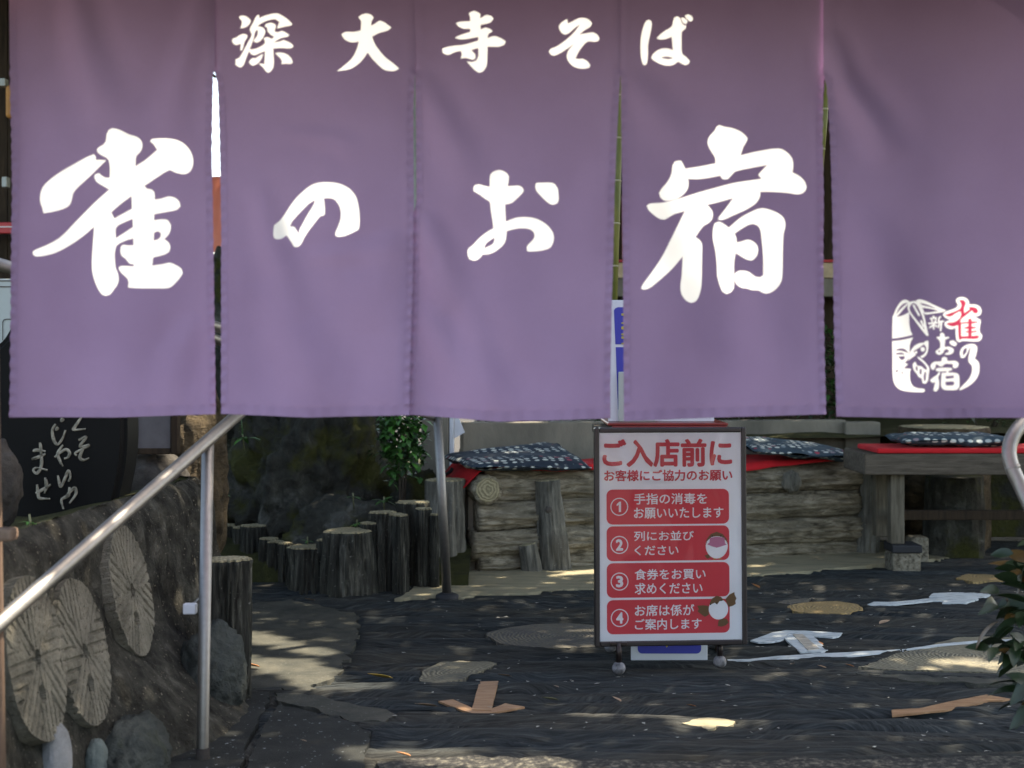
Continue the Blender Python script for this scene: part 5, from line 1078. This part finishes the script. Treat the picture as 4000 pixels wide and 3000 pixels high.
def text(body, x0, y0, x1, y1, mat, parent, y, bold=0.0, nm='lettering'):
    cu = bpy.data.curves.new('txt', 'FONT'); cu.body = body; cu.resolution_u = 3
    o = bpy.data.objects.new('txt', cu); col.objects.link(o); bpy.context.view_layer.update()
    m0 = bpy.data.meshes.new_from_object(o.evaluated_get(bpy.context.evaluated_depsgraph_get()))
    bpy.data.objects.remove(o); bpy.data.curves.remove(cu)
    co = np.array([v.co[:] for v in m0.vertices]); lo, hi = co.min(0), co.max(0); tr_f = [tuple(p.vertices) for p in m0.polygons]
    a, b = SL(x0, y1), SL(x1, y0); kx = (b.x - a.x) / (hi[0] - lo[0]); kz = (b.z - a.z) / (hi[1] - lo[1]); e = bold * min(kx, kz)
    vs, fs = [], []
    for k, (dx, dz) in enumerate(((0, 0), (1, 0), (-1, 0), (0, 1), (0, -1), (.7, .7), (-.7, .7), (.7, -.7), (-.7, -.7)) if bold else ((0, 0),)):
        n0 = len(vs); vs += [(a.x + (p[0] - lo[0]) * kx + dx * e, y - k * 0.00003, a.z + (p[1] - lo[1]) * kz + dz * e) for p in co]; fs += [tuple(i + n0 for i in f) for f in tr_f]
    bpy.data.meshes.remove(m0); me = bpy.data.meshes.new(nm); me.from_pydata(vs, [], fs)
    me.materials.clear(); me.materials.append(mat)
    o = bpy.data.objects.new(nm, me); col.objects.link(o)
    return place(o, parent)
def flat(nm, pts, mat, parent, y, smooth_=False):
    if smooth_: pts = spline(pts, 4)
    r = geometry.delaunay_2d_cdt([Vector(p) for p in pts], [(i, (i + 1) % len(pts)) for i in range(len(pts))], [], 1, 1e-4)
    return place(link_mesh(nm, [SL(v.x, v.y, y) for v in r[0]], [tuple(f)[::-1] for f in r[2]], mat), parent)
def rrect(x0, y0, x1, y1, r):
    out = []
    for cx, cy, a0 in ((x1 - r, y0 + r, -90), (x1 - r, y1 - r, 0), (x0 + r, y1 - r, 90), (x0 + r, y0 + r, 180)):
        for k in range(7): a = R(a0 + 15 * k); out.append((cx + r * math.cos(a), cy + r * math.sin(a)))
    return out
text('ご入店前に', 2355, 1718, 2861, 1821, M['print_head'], poster, -0.0030, 0.034)
text('お客様にご協力のお願い', 2359, 1836, 2864, 1878, M['print_head'], poster, -0.0030, 0.028)
rowsT = [((1911, 2047), '1', 1978, [('手指の消毒を', 2475, 1927, 2763, 1969), ('お願いいたします', 2475, 1983, 2828, 2024)]),
 ((2054, 2189), '2', 2126, [('列にお並び', 2475, 2074, 2710, 2111), ('ください', 2477, 2130, 2649, 2167)]),
 ((2197, 2331), '3', 2268, [('食券をお買い', 2477, 2221, 2756, 2262), ('求めください', 2477, 2275, 2743, 2318)]),
 ((2340, 2472), '4', 2409, [('お席は係が', 2477, 2360, 2710, 2403), ('ご案内します', 2477, 2414, 2739, 2456)])]
for (y0, y1), num, cy, lines in rowsT:
    bx_ = flat('instruction_box', rrect(2367, y0, 2851, y1, 24), M['print_red'], poster, -0.0030)
    ring = [(2417 + 35 * math.cos(R(a)), cy + 35 * math.sin(R(a))) for a in range(0, 360, 8)]; inner = [(2417 + 31 * math.cos(R(a)), cy + 31 * math.sin(R(a))) for a in range(0, 360, 8)]
    m_ = len(ring); place(link_mesh('number_ring', [SL(*p, -0.0040) for p in ring + inner], [(i, i + m_, (i + 1) % m_ + m_, (i + 1) % m_) for i in range(m_)], M['print_white']), bx_)
    if num == '1': flat('numeral', [(2407, cy - 10), (2417, cy - 20), (2424, cy - 20), (2424, cy + 20), (2415, cy + 20), (2415, cy - 8), (2407, cy - 3)], M['print_white'], bx_, -0.0040)
    else: text(num, 2405, cy - 20, 2429, cy + 20, M['print_white'], bx_, -0.0040, 0.045, 'numeral')
    for b_, x0, yy0, x1, yy1 in lines: text(b_, x0, yy0, x1, yy1, M['print_white'], bx_, -0.0040, 0.016)
zb_ = lambda pts: [(2300 + x * .36158, 2060 + y * .36158) for x, y in pts]
ell = lambda cx, cy, a, b, n_=28: [(cx + a * math.cos(2 * math.pi * k / n_), cy + b * math.sin(2 * math.pi * k / n_)) for k in range(n_)]
sp1 = flat('bird_print', zb_(ell(1385, 200, 122, 140)), M['print_white'], poster, -0.0050)
flat('bird_cap', zb_([(1262, 200), (1275, 130), (1320, 75), (1385, 50), (1450, 75), (1495, 130), (1508, 200), (1490, 150), (1440, 105), (1385, 98), (1330, 105), (1280, 150)]), M['bird_brown'], sp1, -0.0056)
flat('bird_mask', zb_([(1310, 115), (1385, 104), (1470, 115), (1475, 175), (1495, 190), (1430, 210), (1385, 222), (1340, 210), (1280, 185), (1305, 165)]), M['bird_pink'], sp1, -0.0062)
flat('bird_tail', zb_([(1250, 305), (1300, 290), (1320, 325), (1280, 340)]), M['bird_brown'], sp1, -0.0044)
for x in (1335, 1430): flat('bird_eye', zb_(ell(x, 98, 9, 9, 8)), M['bird_dark'], sp1, -0.0066)
for x in (1360, 1420): flat('bird_foot', zb_([(x - 22, 350), (x, 335), (x + 22, 348), (x, 345)]), M['bird_yellow'], sp1, -0.0056)
sp2 = flat('bird_print', zb_(ell(1400, 885, 107, 112)), M['print_white'], poster, -0.0050)
flat('bird_cap', zb_([(1300, 830), (1330, 770), (1380, 740), (1430, 755), (1460, 790), (1410, 800), (1385, 835), (1360, 815), (1310, 835)]), M['bird_brown'], sp2, -0.0056)
flat('bird_wing', zb_([(1295, 850), (1230, 840), (1165, 845), (1185, 880), (1170, 905), (1200, 930), (1220, 945), (1250, 965), (1292, 945)]), M['bird_brown'], sp2, -0.0054)
flat('bird_wing', zb_([(1475, 780), (1520, 730), (1575, 703), (1580, 735), (1598, 770), (1585, 800), (1590, 830), (1560, 850), (1512, 862)]), M['bird_brown'], sp2, -0.0054)
flat('bird_tail', zb_([(1400, 1010), (1440, 985), (1490, 990), (1512, 1030), (1480, 1060), (1430, 1075), (1392, 1065)]), M['bird_brown'], sp2, -0.0046)
for x, y in ((1312, 832), (1430, 790)): flat('bird_eye', zb_(ell(x, y, 8, 8, 8)), M['bird_dark'], sp2, -0.0062)
flat('bird_beak', zb_([(1368, 815), (1390, 808), (1383, 835)]), M['bird_dark'], sp2, -0.0062)
# wrinkled clear film in front of the poster
vs, fs = [], []; nfx, nfy = 70, 96
for j in range(nfy + 1):
    for i in range(nfx + 1):
        px, py = 2341 + (2898 - 2341) * i / nfx, 1692 + (2497 - 1692) * j / nfy
        x, y = (px - 2341) / 557, (py - 1692) / 805
        w = 0.0028 * noise.noise(Vector((x * 5 - y * 2, y * 5, 0.2))) + 0.0008 * noise.noise(Vector((x * 12, y * 9, 4)))
        w += 0.0042 * math.exp(-((y - 0.22 + 0.5 * (x - .38) ** 2 * 1.6) / 0.014) ** 2) * math.exp(-((x - .35) / .3) ** 2)
        w += 0.0036 * math.exp(-((x - 0.88 + y * 0.5) / 0.02) ** 2) * max(0, 1 - y * 3) + 0.0016 * math.exp(-((x - 0.02 - y * 1.4) / 0.018) ** 2) * max(0, 1 - y * 3.4)
        vs.append(SL(px, py, -0.0075 - max(w, -0.0005)))
for j in range(nfy):
    for i in range(nfx): a = j * (nfx + 1) + i; fs.append((a, a + nfx + 1, a + nfx + 2, a + 1))
place(link_mesh('clear_film', vs, fs, M['film'], None, True), sgn)
# legs with ball feet
for px, py, D, tx in ((2417, 2640, 4.70, 2417), (2812, 2612, 4.80, 2815), (2385, 2545, 5.06, 2385), (2788, 2532, 5.12, 2788)):
    x = XP(px, D); r = 0.0225
    leg = tube('leg', [(x, D, 2 * r - 0.004), (x, D, ZT(2508, D))], 0.010, M['dark_metal'], sgn, 14)
    bm = bmesh.new(); bmesh.ops.create_uvsphere(bm, u_segments=24, v_segments=14, radius=r); bm.transform(Matrix.Translation((x, D, r + 0.004)))
    from_bm('ball_foot', bm, M['caster'], leg, True)
    box('leg_bracket', (x - 0.028, D - 0.008, ZT(2520, D)), (x + 0.028, D + 0.008, ZT(2508, D)), M['dark_metal'], leg, 0.002)
for px in (2400, 2800):
    x = XP(px, 4.9); tube('back_strut', [(x, 4.79, ZT(1700, 4.8)), (x, 5.06, ZT(2515, 5.06))], 0.009, M['dark_metal'], sgn, 10)
sbox('foot_bar', 2390, 2500, 2830, 2512, 0.022, 0.04, M['dark_metal'], sgn, 0.003)
# blue board standing behind the notice
bb = thing('blue_sign_board', 'blue board with white border showing below the red notice', 'sign', (XP(2615, 4.95), 4.95, 0))
def dbox(nm, x0, y0, x1, y1, D, th, mat, parent, bev=0.002):
    a, b = P(x0, y0, D), P(x1, y1, D); return box(nm, (a.x, D, b.z), (b.x, D + th, a.z), mat, parent, bev)
dbox('board', 2465, 1760, 2764, 2580, 4.93, 0.012, M['white_board'], bb)
def dflat(nm, pts, D, mat, parent):
    r = geometry.delaunay_2d_cdt([Vector(p) for p in pts], [(i, (i + 1) % len(pts)) for i in range(len(pts))], [], 1, 1e-4)
    return link_mesh(nm, [P(v.x, v.y, D) for v in r[0]], [tuple(f)[::-1] for f in r[2]], mat, parent)
dflat('blue_field', rrect(2491, 1790, 2739, 2553, 18), 4.9285, M['blue_print'], bb)
dflat('yellow_mark', [(2596, 2500), (2600, 2520), (2604, 2530), (2612, 2520), (2614, 2500), (2607, 2500), (2605, 2516), (2602, 2500)], 4.9275, M['bird_yellow'], bb); dflat('yellow_mark', [(2628, 2508), (2638, 2512), (2634, 2517)], 4.9275, M['bird_yellow'], bb)
for px in (2500, 2730): tube('leg', [(XP(px, 4.95), 4.955, -0.01), (XP(px, 4.95), 4.955, ZT(2560, 4.95))], 0.008, M['dark_metal'], bb, 10)
# red lacquer tray table behind, carrying a second blue sign
tr_ = thing('tray_stand', 'red-brown lacquered tray stand behind the notice board', 'stand', (XP(2610, 5.2), 5.2, 0))
zt_ = ZT(1655, 5.05)
box('tray', (XP(2372, 5.05), 5.02, zt_ - 0.006), (XP(2840, 5.05), 5.42, zt_ + 0.004), M['red_lacquer'], tr_, 0.003)
box('tray_rim', (XP(2388, 5.05), 5.012, zt_ - 0.014), (XP(2834, 5.05), 5.03, zt_ - 0.0065), M['red_lacquer'], tr_, 0.002)
box('shelf', (XP(2330, 5.1), 5.05, zt_ - 0.045), (XP(2860, 5.1), 5.40, zt_ - 0.015), M['wood_grey'], tr_, 0.004)
for px in (2400, 2800):
    for y in (5.1, 5.36): box('leg', (XP(px, 5.15) - 0.012, y - 0.012, 0), (XP(px, 5.15) + 0.012, y + 0.012, zt_ - 0.045), M['wood_dark'], tr_, 0.002)
us = thing('blue_sign', 'blue and white upright sign seen through the third curtain slit', 'sign', (XP(2600, 5.12), 5.12, zt_ + 0.004))
a, b = P(2376, 1172, 5.12), P(2790, 1646, 5.12); b.z = zt_ + 0.0045
box('board', (a.x, 5.12, b.z), (b.x, 5.135, a.z), M['white_board'], us, 0.002)
dflat('blue_field', [(2398, 1212), (2404, 1204), (2414, 1200), (2760, 1200), (2760, 1345), (2404, 1345)], 5.1185, M['blue_print'], us)
dflat('blue_field', [(2405, 1356), (2760, 1356), (2760, 1600), (2414, 1600), (2410, 1495)], 5.1185, M['blue_print'], us)
for y0, y1 in ((1225, 1232), (1260, 1264), (1276, 1286), (1303, 1309), (1315, 1322), (1340, 1344)): dflat('yellow_mark', [(2427, y0), (2448, y0 - 4), (2448, y1 + 4), (2427, y1)], 5.1175, M['bird_yellow'], us)
dbox('card_holder', 2416, 1452, 2560, 1648, 5.10, 0.014, M['cabinet'], us, 0.004)

# ------------------------------------------------------------------ beyond the curtain
def bamboo(px0, py0, px1, py1, D, rad, label, phase=0):
    b_ = thing('bamboo_pole', label, 'pole', (P(px1, py1, D).x, D, 0.3)); p0, p1 = P(px1, py1, D), P(px0, py0, D)
    d = (p1 - p0); p0 = p0 - d * 1.2; p1 = p1 + d * 0.9
    if p0.z < 0.3: p0 = p1 + (p0 - p1) * ((p1.z - 0.3) / (p1.z - p0.z))
    tube('culm', [p0, p1], rad, M['bamboo'], b_, 16); L = (p1 - p0).length; d = (p1 - p0).normalized()
    k = phase
    while k < L: tube('node_ring', [p0 + d * (k - 0.004), p0 + d * k, p0 + d * (k + 0.004)], [rad, rad * 1.12, rad], M['bamboo_ring'], b_, 16); k += 0.18
bamboo(2420, 300, 2393, 1160, 6.0, 0.021, 'green bamboo pole seen through the third curtain slit', 0.06)
bamboo(3231, 340, 3213, 560, 6.4, 0.014, 'yellowish bamboo pole seen in the right-hand curtain slit', 0.1)
gp = tube('lamp_pole', [(XP(1621, 8.1), 8.1, 0.2), (XP(1621, 8.1), 8.1, 3.2)], 0.02, M['grey_paint'], None, 16); tag(gp, 'pale grey-green pole seen through the second curtain slit', 'pole')
cb = thing('metal_cabinet', 'pale grey cabinet with rounded door outline at the left edge', 'cabinet', (XP(30, 6.0), 6.1, 0.6))
a, b = P(-330, 1088, 6.0), P(160, 1560, 6.0); box('body', (a.x, 6.0, b.z), (b.x, 6.5, a.z), M['cabinet'], cb, 0.012)
for y in (1095, 1118): dbox('panel_line', -320, y, 150, y + 4, 5.997, 0.004, M['seam'], cb, 0)
dp = [(12, 1260), (12, 1254)] ; ol = [(9, 1330), (9, 1258), (14, 1248), (24, 1245), (120, 1245), (120, 1248), (24, 1248.5), (15, 1252), (12, 1260), (12, 1330)]
dflat('door_outline', ol, 5.996, M['seam'], cb)
rock('cabinet_base', (XP(-80, 6.2), 6.25, 0.55), (0.5, 0.4, 0.4), M['rough_grey'], cb, 44, 0.1, 4)
sh = thing('timber_shop', 'dark timber shop front far behind the left curtain edge', 'building', (-4.2, 8.8, 0))
for i in range(14): box('plank', (-6.6 + i * 0.29, 8.8 + 0.006 * (i % 2), 0), (-6.6 + i * 0.29 + 0.285, 8.86, 3.75), M['wood_dark'], sh, 0.004)
for i in range(7): box('roof_plank', (-6.9 + i * 0.7, 8.0, 3.76), (-6.9 + i * 0.7 + 0.68, 9.6, 3.84), M['wood_dark'], sh, 0.004)
dbox('red_valance', -500, 868, 60, 912, 8.6, 0.05, M['red_paint'], sh, 0.006); dbox('valance_trim', -500, 884, 60, 888, 8.595, 0.006, M['plaster'], sh, 0)
dbox('lantern', 18, 330, 58, 460, 8.5, 0.12, M['amber'], sh, 0.02)
dbox('metal_fitting', -20, 305, 20, 335, 8.5, 0.06, M['cabinet'], sh, 0.004); dbox('metal_fitting', 6, 690, 26, 730, 8.5, 0.06, M['cabinet'], sh, 0.004)
th = thing('tea_house', 'dark timber tea house seen through the right curtain slits', 'building', (2.6, 10.2, 0.5))
for i in range(22): box('plank', (0.55 + i * 0.24, 10.2 + 0.006 * (i % 2), 0.4), (0.55 + i * 0.24 + 0.236, 10.26, 3.4), M['wood_dark'], th, 0.004)
D_ = 9.9; dbox('red_rail', 2350, 1014, 5200, 1024, D_, 0.3, M['red_paint'], th, 0.004); dbox('cream_board', 2350, 1026, 5200, 1085, D_ + 0.02, 0.28, M['cream_wood'], th, 0.004); dbox('grey_skirt', 2350, 1086, 5200, 1158, D_ + 0.04, 0.25, M['wallconc'], th, 0.004); dbox('red_post', 2433, 760, 2460, 1014, D_ + 0.05, 0.1, M['red_lacquer'], th, 0.004)
for i in range(8): box('roof_plank', (0.4 + i * 0.7, 9.6, 3.41), (0.4 + i * 0.7 + 0.68, 11.2, 3.49), M['tile'], th, 0.004)
nb = thing('banner', 'salmon coloured banner in bright sun seen through the left slit', 'banner', (XP(850, 9.4), 9.4, 0.3))
tube('pole', [(XP(905, 9.4), 9.4, 0.2), (XP(905, 9.4), 9.4, 3.0)], 0.015, M['white_board'], nb, 10)
for nm, y0, y1, mt in (('cloth', 690, 985, M['salmon']),):
    vs = []; fs = []
    for j in range(13):
        for i in range(9): p = P(790 + 112 * i / 8, y0 + (y1 - y0) * j / 12, 9.4); p.y += 0.02 * math.sin(i * 1.1 + j * 0.4); vs.append(p)
    for j in range(12):
        for i in range(8): a = j * 9 + i; fs.append((a, a + 1, a + 10, a + 9))
    link_mesh(nm, vs, fs, mt, nb, True)
sts = thing('cut_stump', 'broad pale-topped wood stump behind the plank bench', 'stump', (XP(3700, 7.95), 7.95, 0))
o, rg, _ = bark_log('trunk', (XP(3690, 7.95), 7.95, 0), (XP(3690, 7.95), 7.95, ZT(1668, 7.95)), 0.26, 0.24, M['rock_brown'], sts, 71, 64, 30, 0.14, 0.014); cut_face(rg, (0, -0.1, 1), o)
stp = thing('cut_stump', 'wood stump darkened in colour for the shade under the plank bench', 'stump', (XP(3750, 7.75), 7.75, 0)); bark_log('trunk', (XP(3730, 7.62), 7.62, -0.02), (XP(3730, 7.62), 7.62, 0.42), 0.17, 0.15, M['boulder'], stp, 73, 56, 24, 0.1, 0.014)  # boulder colour on this stump paints in the shade below the bench

# ------------------------------------------------------------------ unseen shade tree to the right, its crown gaps cut to aim sun patches
def grid_pts(a, b, n_): return [a.lerp(b, i / (n_ - 1)) for i in range(n_)]
gaps = []
def gap(p, r): gaps.append((Vector(p), r))
for p in grid_pts(G(900, 2470), G(1240, 2552), 12): gap(p, 0.022)
for p in grid_pts(G(900, 2585), G(1130, 2604), 6) + grid_pts(G(1130, 2604), G(1290, 2682), 10): gap(p, 0.055)
for p in grid_pts(G(1290, 2684), G(1430, 2690), 4): gap(p, 0.022)
for p in grid_pts(G(1480, 2948), G(1690, 2955), 8): gap(p, 0.045)
for p in grid_pts(G(1750, 2985), G(2150, 2990), 6): gap(p, 0.012)
for p in grid_pts(G(2690, 2818), G(2830, 2828), 5): gap(p, 0.010)
for p in grid_pts(G(2250, 2790), G(2640, 2800), 4): gap(p, 0.004)
for p in grid_pts(G(3700, 2592), G(3900, 2598), 5): gap(p, 0.016)
for p in grid_pts(G(2240, 2245), G(2330, 2238), 3): gap(p, 0.03)
gap(P(790, 1640, 5.2), 0.07); gap(P(2060, 1640, 7.85), 0.05); gap(G(3860, 2255), 0.03)
GA = np.array([tuple(p) for p, r in gaps]); GR = np.array([r for p, r in gaps]); SV = np.array(SUN)
tree = thing('shade_tree', 'unseen broadleaf tree at right, crown shaped to shade the courtyard', 'tree', (6.2, 1.2, -0.05))
trunk = smooth_path([(6.2, 1.2, -0.1), (6.15, 1.25, 1.6), (5.9, 1.5, 3.4), (5.6, 1.7, 5.4)], 8)
tube('trunk', trunk, list(np.linspace(0.24, 0.12, len(trunk))), M['trunk'], tree, 20)
rs_ = np.random.RandomState(3)
for i in range(14):
    a = rs_.uniform(0, 6.28); st_ = trunk[12 + i % 10]; e = st_ + Vector((math.cos(a) * rs_.uniform(1.2, 2.8), math.sin(a) * rs_.uniform(1.2, 2.8), rs_.uniform(0.3, 1.6)))
    tube('limb', smooth_path([st_, st_.lerp(e, 0.5) + Vector((0, 0, 0.25)), e], 5), list(np.linspace(0.06, 0.015, 11)), M['trunk'], tree, 8)
NL = 100000
# leaf positions spread through a slab-like crown between the scene and the sun
base = np.stack([rs_.uniform(-5.6, 3.6, NL), rs_.uniform(2.84, 10.4, NL), np.zeros(NL)], 1)
hgt = rs_.uniform(3.3, 4.7, NL); Pn = base + SV[None] * ((hgt - base[:, 2]) / SV[2])[:, None]
ok = np.ones(NL, bool)
for c, r in zip(GA, GR):
    w = Pn - c; d = np.linalg.norm(w - (w @ SV)[:, None] * SV, axis=1); ok &= d > r + 0.045
Pn = Pn[ok]
vs = np.zeros((len(Pn), 4, 3)); L_ = rs_.uniform(0.07, 0.13, len(Pn)); th_ = rs_.uniform(0, 6.28, len(Pn)); ti = rs_.uniform(-0.7, 0.7, (len(Pn), 2))
ux = np.stack([np.cos(th_), np.sin(th_), ti[:, 0]], 1); vx = np.stack([-np.sin(th_), np.cos(th_), ti[:, 1]], 1)
for k, (a, b) in enumerate(((-0.5, 0), (0, -0.28), (0.5, 0), (0, 0.28))): vs[:, k] = Pn + ux * (a * L_)[:, None] + vx * (b * L_)[:, None]
me = bpy.data.meshes.new('crown'); nv = len(Pn) * 4
me.vertices.add(nv); me.vertices.foreach_set('co', vs.reshape(-1)); me.loops.add(nv); me.loops.foreach_set('vertex_index', np.arange(nv, dtype=np.int32))
me.polygons.add(len(Pn)); me.polygons.foreach_set('loop_start', np.arange(0, nv, 4, dtype=np.int32)); me.materials.append(M['leaf_mid']); me.update(); me.validate()
cr = bpy.data.objects.new('crown', me); col.objects.link(cr); adopt(cr, tree); cr['kind'] = 'stuff'
